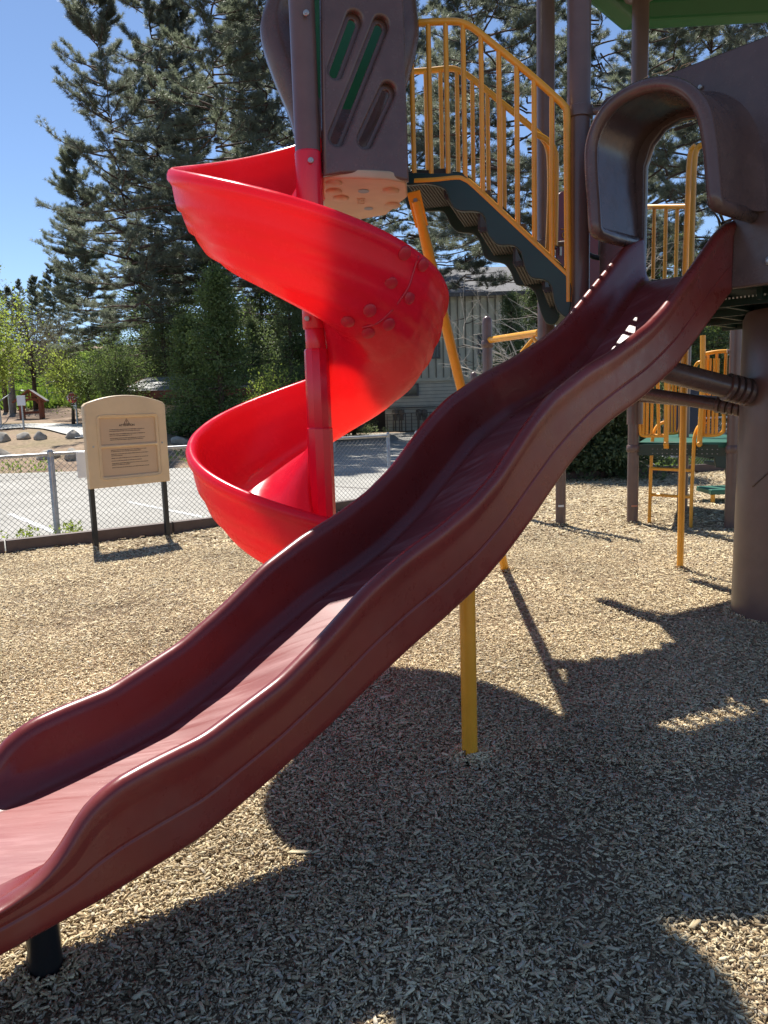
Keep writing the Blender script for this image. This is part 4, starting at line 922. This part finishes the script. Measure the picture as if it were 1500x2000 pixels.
# ladder
ld=None
lf=gnd(1268,1024);rf_=gnd(1349,1033)
b=MB()
for (f0,pxs) in ((lf,[(1270,960),(1273,880),(1276,850),(1284,832),(1299,824)]),(rf_,[(1351,960),(1355,880),(1357,852),(1364,834),(1378,825)])):
    b.tube(crom([f0-ZU*.05]+[at(x,y,f0[1]+(.0 if y>840 else .03)) for x,y in pxs],5),.021,10)
o=b.build('ladder',M['yellow'],K2,True,ang=50); o['label']='orange two rung ladder climber'
for ya,yb in((915,919),(966,971)):
    b=MB(); b.tube([at(1271,ya,lf[1]),at(1352,yb,rf_[1])],.019,10); b.build('rung',M['yellow'],o,True,ang=50)
for x in(1301,1366): b=MB(); P=on2(x,868,.10); b.disc(P,(0,-1,0),.03,.02,16); b.build('pipe_end',M['yellow'],K2,True,ang=50)
# stair and transfer step
S0=at(1376,880,9.9); 
st_=[(1372,880),(1430,880),(1430,945),(1419,943),(1416,915),(1398,912),(1394,894),(1374,893)]
fr2=((0,9.9,0),(1,0,0),ZU,(0,-1,0))
plate('stair_stringer',[tuple(at(x,y,9.9)[[0,2]]) for x,y in st_],[],.04,fr2,M['greend'],K2,.006)
for x,y in((1385,890),(1405,905)):
    P=at(x,y,10.2); b=MB(); b.box(P,(.1,.25,.02)); b.build('stair_tread',M['greend'],K2)
a_=gnd(1378,985);  zt_=at(1395,956,11.0)[2]
b=MB(); P=at(1400,957,10.9); b.box((P[0]+.05,10.9,P[2]),(.24,.26,.035)); o=b.build('transfer_step',M['greendeck'],K2,bevel=.01)
for dx,dy in((-.14,-.2),(.26,-.2),(.26,.2)): b=MB(); b.tube([(P[0]+dx,10.9+dy,-.05),(P[0]+dx,10.9+dy,P[2])],.03,10); b.build('leg',M['yellow'],o,True,ang=50)
# ============================================================ TREES
def needles(C,Dn,R_,n=18,L=(.14,.24),w=.016,spread=1.0):
    """C (k,3) tuft centres, Dn (k,3) twig directions -> triangle soup"""
    k=len(C); d=R_.normal(0,1,(k,n,3)); d/=np.linalg.norm(d,axis=2,keepdims=True)
    d=d*spread+Dn[:,None,:]*.75; d/=np.linalg.norm(d,axis=2,keepdims=True)
    ln=R_.uniform(L[0],L[1],(k,n,1)); b=C[:,None,:]+R_.normal(0,.03,(k,n,3))
    s=np.cross(d,R_.normal(0,1,(k,n,3))); s/=np.linalg.norm(s,axis=2,keepdims=True)+1e-9
    V=np.stack([b-s*w*.5,b+s*w*.5,b+d*ln+s*w*.25,b+d*ln-s*w*.25],2).reshape(-1,3)
    return V,np.arange(len(V)).reshape(-1,4)
def joinq(parts):
    V=[];F=[];o=0
    for v,f in parts: V.append(v);F.append(f+o);o+=len(v)
    return np.concatenate(V),np.concatenate(F)
def limb(b,p0,d,L,r0,R_,lift,n=6,sag=0):
    pts=[p0];d=d/np.linalg.norm(d)
    for i in range(n):
        d=d+np.array([R_.normal(0,.09),R_.normal(0,.09),lift*(i/n)+R_.normal(0,.06)-sag*(1-i/n)]); d/=np.linalg.norm(d); pts.append(pts[-1]+d*L/n)
    b.tube(pts,[r0*(1-.85*i/n) for i in range(n+1)],4 if r0<.05 else 6,caps=False); return np.array(pts)
def pine_mesh(seed,h,cb,rad,tuft_n,trunk_r,sparse=1.0,dead=True,m='needle',tw=.013,nl=(.10,.19),lean=0.,whorl=.42):
    R_=np.random.default_rng(seed); bt=MB(); bl=MB(); C=[];Dn=[]
    tp=[np.array([lean*(z/h)**1.5*h*.1+.12*sin(z*.35+seed),.1*sin(z*.3+seed*2),z]) for z in np.linspace(-.4,h,18)]
    tp=np.array(tp); bt.tube(tp,[trunk_r*(1.25 if i==0 else 1)*(1-.93*(max(p[2],0)/h)**1.15) for i,p in enumerate(tp)],12)
    def trunk(z): return np.array([np.interp(z,tp[:,2],tp[:,0]),np.interp(z,tp[:,2],tp[:,1]),z])
    z=cb
    while z<h-.3:
        u=(z-cb)/(h-cb); prof_=min(1,.55+u*2.2)*(1-u)**.62
        nb=R_.integers(4,7)
        for k in range(nb):
            if R_.random()>sparse: continue
            a=R_.uniform(0,2*pi); Lb=rad*prof_*R_.uniform(.55,1.12)+.35
            d=np.array([cos(a),sin(a),.02+.6*u**2.2+R_.normal(0,.12)]); P=limb(bl,trunk(z+R_.uniform(-.15,.15)),d,Lb,.014+.012*Lb,R_,.20,7,sag=.10*(1-u))
            m_=len(P)
            for i in range(3,m_):
                nt_=R_.integers(3,6) if i<m_-1 else 5
                for q in range(nt_):
                    f=R_.random(); p=P[i-1]*(1-f)+P[i]*f; dd=P[i]-P[i-1]; dd/=np.linalg.norm(dd)
                    sd=np.cross(dd,[0,0,1])*R_.choice([-1,1])*R_.uniform(.4,1.1)+dd*.8+np.array([0,0,R_.uniform(.0,.75)]); sd/=np.linalg.norm(sd)
                    Lt=R_.uniform(.22,.68)*(.5+.1*Lb)
                    e=p+sd*Lt; bl.tube([p,e],[.009,.004],3,caps=False)
                    kk=max(2,int(Lt/.17))
                    for j in range(kk): C.append(p+sd*Lt*((j+1)/kk)); Dn.append(sd+[0,0,.3])
        z+=whorl*R_.uniform(.7,1.3)*(1-.35*u)
    if dead:
        for _ in range(14):
            zz=R_.uniform(cb*.35,cb+.5); a=R_.uniform(0,2*pi); limb(bl,trunk(zz),np.array([cos(a),sin(a),-.1]),R_.uniform(.6,2.0),.025,R_,.1,4)
    C=np.array(C);Dn=np.array(Dn); V,F=needles(C,Dn,R_,tuft_n,nl,tw)
    return bt,bl,V,F
_tc={}
def proto(key,fn,fol):
    """builds the three meshes of a kind of tree once"""
    if key in _tc: return _tc[key]
    bt,bl,V,F=fn(); out=[]
    for nm,b,mm in(('trunk',bt,M['bark']),('limbs',bl,M['bark'])):
        me=bpy.data.meshes.new(nm); me.from_pydata(b.v,[],b.f); me.update(); me.materials.append(mm); me.polygons.foreach_set('use_smooth',[True]*len(me.polygons)); out.append(me)
    me=bpy.data.meshes.new('crown'); V=V.astype(np.float32); m_,k=F.shape
    me.vertices.add(len(V)); me.vertices.foreach_set('co',V.ravel()); me.loops.add(m_*k); me.loops.foreach_set('vertex_index',F.astype(np.int32).ravel()); me.polygons.add(m_)
    me.polygons.foreach_set('loop_start',np.arange(0,m_*k,k,dtype=np.int32)); me.polygons.foreach_set('loop_total',np.full(m_,k,dtype=np.int32)); me.update(calc_edges=True); me.materials.append(M[fol]); out.append(me)
    _tc[key]=out; return out
def place(key,x,y,label,cat='tree',group=None,name='pine_tree',sc=1.0,rz=0.,z=None,sxy=None):
    me=_tc[key]; zz=float(hz(x,y)) if z is None else z
    o=thing(name,(x,y,zz),label,cat,group); o.rotation_euler.z=rz; o.scale=(sxy or sc,sxy or sc,sc)
    for nm,m_ in zip(('trunk','limbs','crown'),me):
        if nm=='limbs' and len(m_.polygons)==0: continue
        c=bpy.data.objects.new(nm,m_); COL.objects.link(c); c.parent=o
    return o
proto('pA',lambda:pine_mesh(11,20,5.2,4.3,28,.38,lean=-.5,sparse=.66,whorl=.50),'needle')
proto('pB',lambda:pine_mesh(12,24,7.5,3.0,28,.34,lean=.3,sparse=.66,whorl=.50),'needle')
proto('pC',lambda:pine_mesh(13,15,3.4,2.9,28,.26,sparse=.78),'needle2')
proto('pD',lambda:pine_mesh(14,23,6.5,3.0,28,.33,sparse=.64,whorl=.50),'needle2')
# leafy clumps: cedar, shrubs, deciduous
def leafsoup(C,Nn,R_,n,spread,size,droop=0,flat=0):
    k=len(C); c=C[:,None,:]+R_.normal(0,1,(k,n,3))*np.array([spread,spread,spread*(1-flat)])
    d=R_.normal(0,1,(k,n,3))+Nn[:,None,:]*1.2; d[...,2]-=droop; d/=np.linalg.norm(d,axis=2,keepdims=True)
    s=np.cross(d,R_.normal(0,1,(k,n,3))); s/=np.linalg.norm(s,axis=2,keepdims=True)+1e-9
    L=R_.uniform(.6,1.3,(k,n,1))*size
    V=np.stack([c,c+d*L*.5+s*L*.26,c+d*L,c+d*L*.5-s*L*.26],2).reshape(-1,3); return V,np.arange(len(V)).reshape(-1,4)
def cedar_mesh(seed,h,rad,dens=1.0,leaf=.11,n=26,base=.2,point=1.0):
    R_=np.random.default_rng(seed); bt=MB();bl=MB(); bt.tube([(0,0,-.3),(.05,0,h*.5),(0,.03,h)],[.05+h*.014,.03+h*.008,.01],8); C=[];Nn=[]
    z=base
    while z<h-.15:
        u=z/h; Lm=rad*(1-u)**(.8*point)*(.75+.25*min(1,u*6))
        for k in range(int(R_.integers(5,9)*dens)):
            a=R_.uniform(0,2*pi); L=Lm*R_.uniform(.5,1.15)+.1; d=np.array([cos(a),sin(a),.25]); P=limb(bl,np.array([0,0,z]),d,L,.012+.008*L,R_,.12,4,sag=.12)
            for i in range(1,5):
                for q in range(2): C.append(P[i]+R_.normal(0,.10,3)); Nn.append(d)
        z+=.30*R_.uniform(.7,1.3)*(h/8)**.5
    V,F=leafsoup(np.array(C),np.array(Nn),R_,n,.15,leaf,droop=.5,flat=.3); return bt,bl,V,F
def broad_mesh(seed,h,rad,nl=60,leaf=.10,n=70,bare=False,cl=.35,cbase=.3):
    R_=np.random.default_rng(seed); bt=MB();bl=MB(); bt.tube([(0,0,-.3),(.1,.05,h*.3),(.0,.1,h*.62)],[.03+h*.018,.02+h*.012,.03],8); C=[];Nn=[]
    for k in range(nl):
        a=R_.uniform(0,2*pi); z0=h*R_.uniform(cbase*.6,.6); el=R_.uniform(.1,1.3); L=rad*R_.uniform(.6,1.15)
        d=np.array([cos(a)*cos(el),sin(a)*cos(el),sin(el)*h/rad*.42]); P=limb(bl,np.array([0.05,.05,z0]),d,L*np.linalg.norm(d),.012+.01*L,R_,.15,6)
        for i in range(2,7):
            for q in range(2):
                e=P[i]+R_.normal(0,.28,3)*(rad/2.2); bl.tube([P[i],e],[.01,.004],3,caps=False); C.append(e); Nn.append(d/np.linalg.norm(d))
    C=np.array(C);Nn=np.array(Nn)
    if bare: V,F=leafsoup(C,Nn,R_,n,cl,leaf)
    else: V,F=leafsoup(C,Nn,R_,n,cl,leaf)
    return bt,bl,V,F
proto('ceA',lambda:cedar_mesh(21,9,2.5,.75,.115,19),'cedar')
proto('ceB',lambda:cedar_mesh(22,5.5,1.5,.85,.10,20),'cedar2')
proto('ceC',lambda:cedar_mesh(23,3.2,1.5,1.6,.10,34,point=.6),'cedar')
proto('brA',lambda:broad_mesh(31,7,2.6,60,.13,34,cl=.30),'leafy')
proto('brB',lambda:broad_mesh(32,4.0,1.5,34,.11,9,cl=.22),'leafy')
proto('brG',lambda:broad_mesh(33,8,2.8,60,.10,10,cl=.3),'leafg')
# ---- tall pines seen one by one (pixel column of the trunk, distance, kind, scale)
def X_at(px,Y): return float(at(px,800,Y)[0])
big=[(285,31,'pA',.80,0.3,'tall ponderosa pine whose branches reach furthest left into the blue sky'),
(190,38,'pC',.83,1.0,'shorter bushy pine, lowest and leftmost of the pines against the blue sky'),
(345,35,'pB',.92,2.0,'tall dark pine behind the leftmost big pine, crown leaving the picture top'),
(455,30,'pD',.95,.7,'tall pine in the middle between left sky and the tower'),
(560,33,'pB',1.0,3.3,'tall pine standing directly behind the tower hood'),
(400,44,'pB',.9,4.1,None),(372,37,'pB',.88,1.2,None),(325,42,'pD',.8,2.8,None),(490,38,'pB',1.0,.2,None),(510,46,'pD',1.0,5.2,None),(625,40,'pA',1.05,1.9,None),(705,34,'pD',.95,2.9,None),(800,46,'pB',1.1,.4,None),
(952,27,'pB',.95,1.1,'pine with thick trunk seen straight through the stair balusters'),
(870,56,'pA',1.0,2.2,None),(905,35,'pB',.92,5.1,'pine whose crown hangs over the roof of the cream building'),(760,44,'pD',1.05,3.9,None),(1235,41,'pB',1.0,.3,None),(1345,42,'pD',1.1,2.2,None),(1035,33,'pD',1.0,.9,'pine behind the two brown deck posts'),(1180,36,'pB',1.05,3.0,'pine behind the hood opening'),
(1300,26,'pD',.9,5.0,'sunlit pine filling the view through the hood arch'),(1400,31,'pA',1.0,.2,None),(1500,25,'pB',.92,1.2,'pine at the right edge above the brown entrance panel'),
(1110,50,'pD',.9,2.1,None),(1600,36,'pD',1.1,.1,None),(250,52,'pB',.62,.6,None),(720,55,'pA',.9,2.6,None),(470,60,'pA',.9,5.5,None),(1250,58,'pD',.8,.5,None)]
for px,Y,k,sc,rz,lb in big:
    place(k,X_at(px,Y),Y,lb or 'dark pine in the second row, crown merged with its neighbours',group='pines behind the parking lot',sc=sc,rz=rz)
# hillside pines far left
for i,(px,Y,k,sc) in enumerate([(45,62,'pC',.5),(90,70,'pC',.55),(125,60,'pC',.6),(20,80,'pA',.36),(60,85,'pD',.36),(110,88,'pA',.4),(160,80,'pB',.5),(-20,75,'pC',.6),(140,95,'pD',.42),(0,60,'pC',.5),(180,66,'pC',.8),(85,100,'pA',.36)]):
    place(k,X_at(px,Y),Y,'pine growing on the grassy hill behind the shelter',group='pines on the hill',sc=sc,rz=i*1.3)
# understory
und=[(370,28,'ceB',.8,'c'),(432,27,'ceB',1.15,'tall light green young cedar left of the spiral slide post'),(500,34,'ceA',.6,'c'),(575,33,'ceA',.85,'c'),
(330,38,'ceA',.9,'c'),(640,36,'ceA',.8,'c'),(690,40,'ceA',.75,'c'),(290,42,'ceA',.9,'c'),(420,40,'ceA',1.1,'c'),(520,42,'ceA',1.1,'c'),(600,48,'ceA',1.1,'c'),
(1000,30,'ceA',.62,'c'),(1050,38,'ceA',.9,'c'),(1130,26,'ceA',.6,'c'),(1210,30,'ceA',.75,'c'),(1270,34,'ceA',.8,'c'),(1340,30,'ceA',.75,'c'),(1400,36,'ceA',.9,'c'),(1470,30,'ceA',.8,'c'),(1560,32,'ceA',.9,'c'),(1150,44,'ceA',1.2,'c'),(1330,46,'ceA',1.2,'c'),(230,50,'ceA',.7,'c'),(360,55,'ceA',1.1,'c'),(700,56,'ceA',1.1,'c'),(560,56,'ceA',1.1,'c')]
for i,u in enumerate(und):
    px,Y,k,sc=u[:4]; lb=u[4] if len(u[4])>8 else 'dark cedar in the undergrowth, merged with its neighbours'
    place(k,X_at(px,Y),Y,lb,group='cedars below the pines',name='cedar_tree',sc=sc,rz=i*.9)
place('brB',X_at(140,33),33,'yellow-green spring sapling above the left half of the notice board','tree',None,'sapling',.85,.5)
place('brB',X_at(178,32),32,'second yellow-green sapling, right of the first and darker','tree',None,'sapling',.8,2.5)
place('brB',X_at(530,24),24,'small bright yellow-green sapling left of the red sleeve','tree',None,'sapling',.72,1.5)
place('brA',X_at(-38,34),34,'bright green leafy tree cut by the left picture edge','tree',None,'leafy_tree',.95,1.0)
proto('brC',lambda:broad_mesh(35,6.0,2.4,70,.12,20,cl=.34,cbase=.15),'cedar2')
for i,(px,Y,sc) in enumerate([(228,31,.62),(402,33,.6),(548,30,.6),(618,34,.95),(505,40,1.2),(345,44,1.1),(1010,33,.8),(1105,31,.9),(1245,30,1.0),(1385,33,1.0)]):
    place('brC',X_at(px,Y),Y,'olive green bushy young tree below the pines','tree','bushy young trees below the pines','bushy_tree',sc,i*1.1)
place('brG',X_at(70,44),44,'grey-brown budding tree beyond the shelter, left','tree',None,'bare_tree',.85,1.0)
place('brG',X_at(120,50),50,'paler budding tree right of the grey-brown one','tree',None,'bare_tree',.75,3.0)
place('ceC',4.35,15.0,'broad dark shrub in front of the far fence, left of the ladder','shrub',None,'shrub',.92,1.0,z=0)
place('ceC',3.55,15.3,'smaller dark shrub tucked behind the wave slide by the far fence','shrub',None,'shrub',.8,2.0,z=0)
# bare twiggy shrub behind the staircase
def bare(seed,c,h,rad,label):
    R_=np.random.default_rng(seed); t=thing('bare_shrub',c,label,'shrub'); b=MB()
    def rec(p,d,L,r,lev):
        n=4; pts=[p]
        for i in range(n): d=d+R_.normal(0,.17,3); d[2]+=.03; d/=np.linalg.norm(d); pts.append(pts[-1]+d*L/n)
        b.tube(pts,[r*(1-.5*i/n) for i in range(n+1)],4 if lev else 5,caps=False)
        if lev<4:
            for _ in range(R_.integers(2,5)):
                k=R_.integers(1,n+1); q=R_.normal(0,1,3); q/=np.linalg.norm(q); rec(pts[k],(d*.8+q*.75),L*R_.uniform(.45,.75),r*.55,lev+1)
    for k in range(9):
        a=R_.uniform(0,2*pi); rec(np.array(c,float),np.array([cos(a)*.5,sin(a)*.5,1.]),h*R_.uniform(.4,.6),.035,0)
    b.build('branches',M['bark_pale'],t)
bare(5,np.array([3.3,18.5,0]),3.6,2.2,'pale leafless shrub with tangled branches behind the capped brown post')
bare(6,np.array([4.6,19.5,0]),7.2,2.2,'taller pale leafless shrub seen between the two brown deck posts')
# weeds at the fence foot
def weeds(c,n,r,seed,label,hh=.16):
    R_=np.random.default_rng(seed); C=np.stack([c[0]+R_.normal(0,r,n),c[1]+R_.normal(0,.06,n),R_.uniform(.0,hh,n)],-1)
    V,F=leafsoup(C,np.tile([0,0,.6],(n,1)),R_,7,.02,.045); o=npmesh('weed',V,F,M['leafy']); tag(o,label,'weed')
P=gnd(65,1062); weeds((P[0],9.0),34,.18,1,'leafy green weed at the fence left of the corner post',.22)
weeds((-4.0,9.7),25,.08,2,'small weed at the foot of the corner fence post')
P=gnd(410,1025); weeds((-2.25,10.15),18,.07,3,'tiny weed at the edging beside the red slide',.12)
P=gnd(310,1035); weeds((-3.0,9.75),14,.12,4,'sparse weed at the fence right behind the notice board',.08)
# grass tufts on hill and bank
R_=np.random.default_rng(9); n=26000; X=R_.uniform(-45,-14,n); Y=R_.uniform(44,85,n); C=np.stack([X,Y,hz(X,Y)+.05],-1)
V,F=leafsoup(C,np.tile([0,0,2.2],(n,1)),R_,3,.12,.42); tag(npmesh('grass',V,F,M['grass']),kind='stuff')
n=500; X=R_.uniform(-14,-5,n); Y=R_.uniform(20.8,24,n); k=(np.sin(X*1.7)+np.sin(Y*2+X))>.2; X=X[k];Y=Y[k]; C=np.stack([X,Y,hz(X,Y)],-1)
V,F=leafsoup(C,np.tile([0,0,2.2],(len(X),1)),R_,3,.05,.09); tag(npmesh('grass',V,F,M['grass']),kind='stuff')
n=9000; X=R_.uniform(4.6,12,n); Y=YB(X)+R_.uniform(.9,2.2,n); C=np.stack([X,Y,0*X+.01],-1)
V,F=leafsoup(C,np.tile([0,0,2.2],(len(X),1)),R_,3,.05,.08); tag(npmesh('grass',V,F,M['grass']),kind='stuff')


# chips heaped round the feet of posts and boards
def heap(cs,m,seed):
    R=np.random.default_rng(seed); P=[];
    for (x,y,r,n) in cs:
        a=R.uniform(0,2*pi,n); q=r+np.abs(R.normal(0,.045,n)); h=np.maximum(0,.035*(1-(q-r)/.11))
        P.append(np.stack([x+q*np.cos(a),y+q*np.sin(a),sm(x+q*np.cos(a),y+q*np.sin(a))+h*R.uniform(.5,1.1,n)],-1))
    P=np.concatenate(P); n=len(P); L=R.uniform(.010,.032,n); Wd=L*R.uniform(.2,.4,n); d=R.normal(0,1,(n,3)); d[:,2]*=.35; d/=np.linalg.norm(d,axis=1,keepdims=True)
    s=np.cross(d,R.normal(0,1,(n,3))*[.4,.4,1]); s/=np.linalg.norm(s,axis=1,keepdims=True); u=np.cross(d,s)
    C=[P+d*(a*.5*L)[:,None]+s*(b_*.5*Wd)[:,None]+u*(c*.004) for c in(0,1) for a,b_ in((-1,-1),(1,-1),(1,1),(-1,1))]
    V=np.stack(C,1).reshape(-1,3); b0=(np.arange(n)*8)[:,None]
    F=np.concatenate([b0+np.array(q) for q in((4,5,6,7),(0,1,5,4),(1,2,6,5),(2,3,7,6),(3,0,4,7),(0,3,2,1))])
    tag(npmesh('wood_chips',V,F,m),kind='stuff')
g1=gnd(990,1122);g2=gnd(1328,1118);g3=gnd(1095,1030)
heap([(PC[0],PC[1],.035,420),(q0[0],q0[1],.045,420),(g1[0],g1[1],.04,200),(g2[0],g2[1],.03,160),(CP[0],CP[1],PR+.0,1500),(LB[0],LB[1],.03,160),(RB[0],RB[1],.03,160),(g3[0],g3[1],.06,160),(q1[0],q1[1],.07,160)],M['chip'],77)
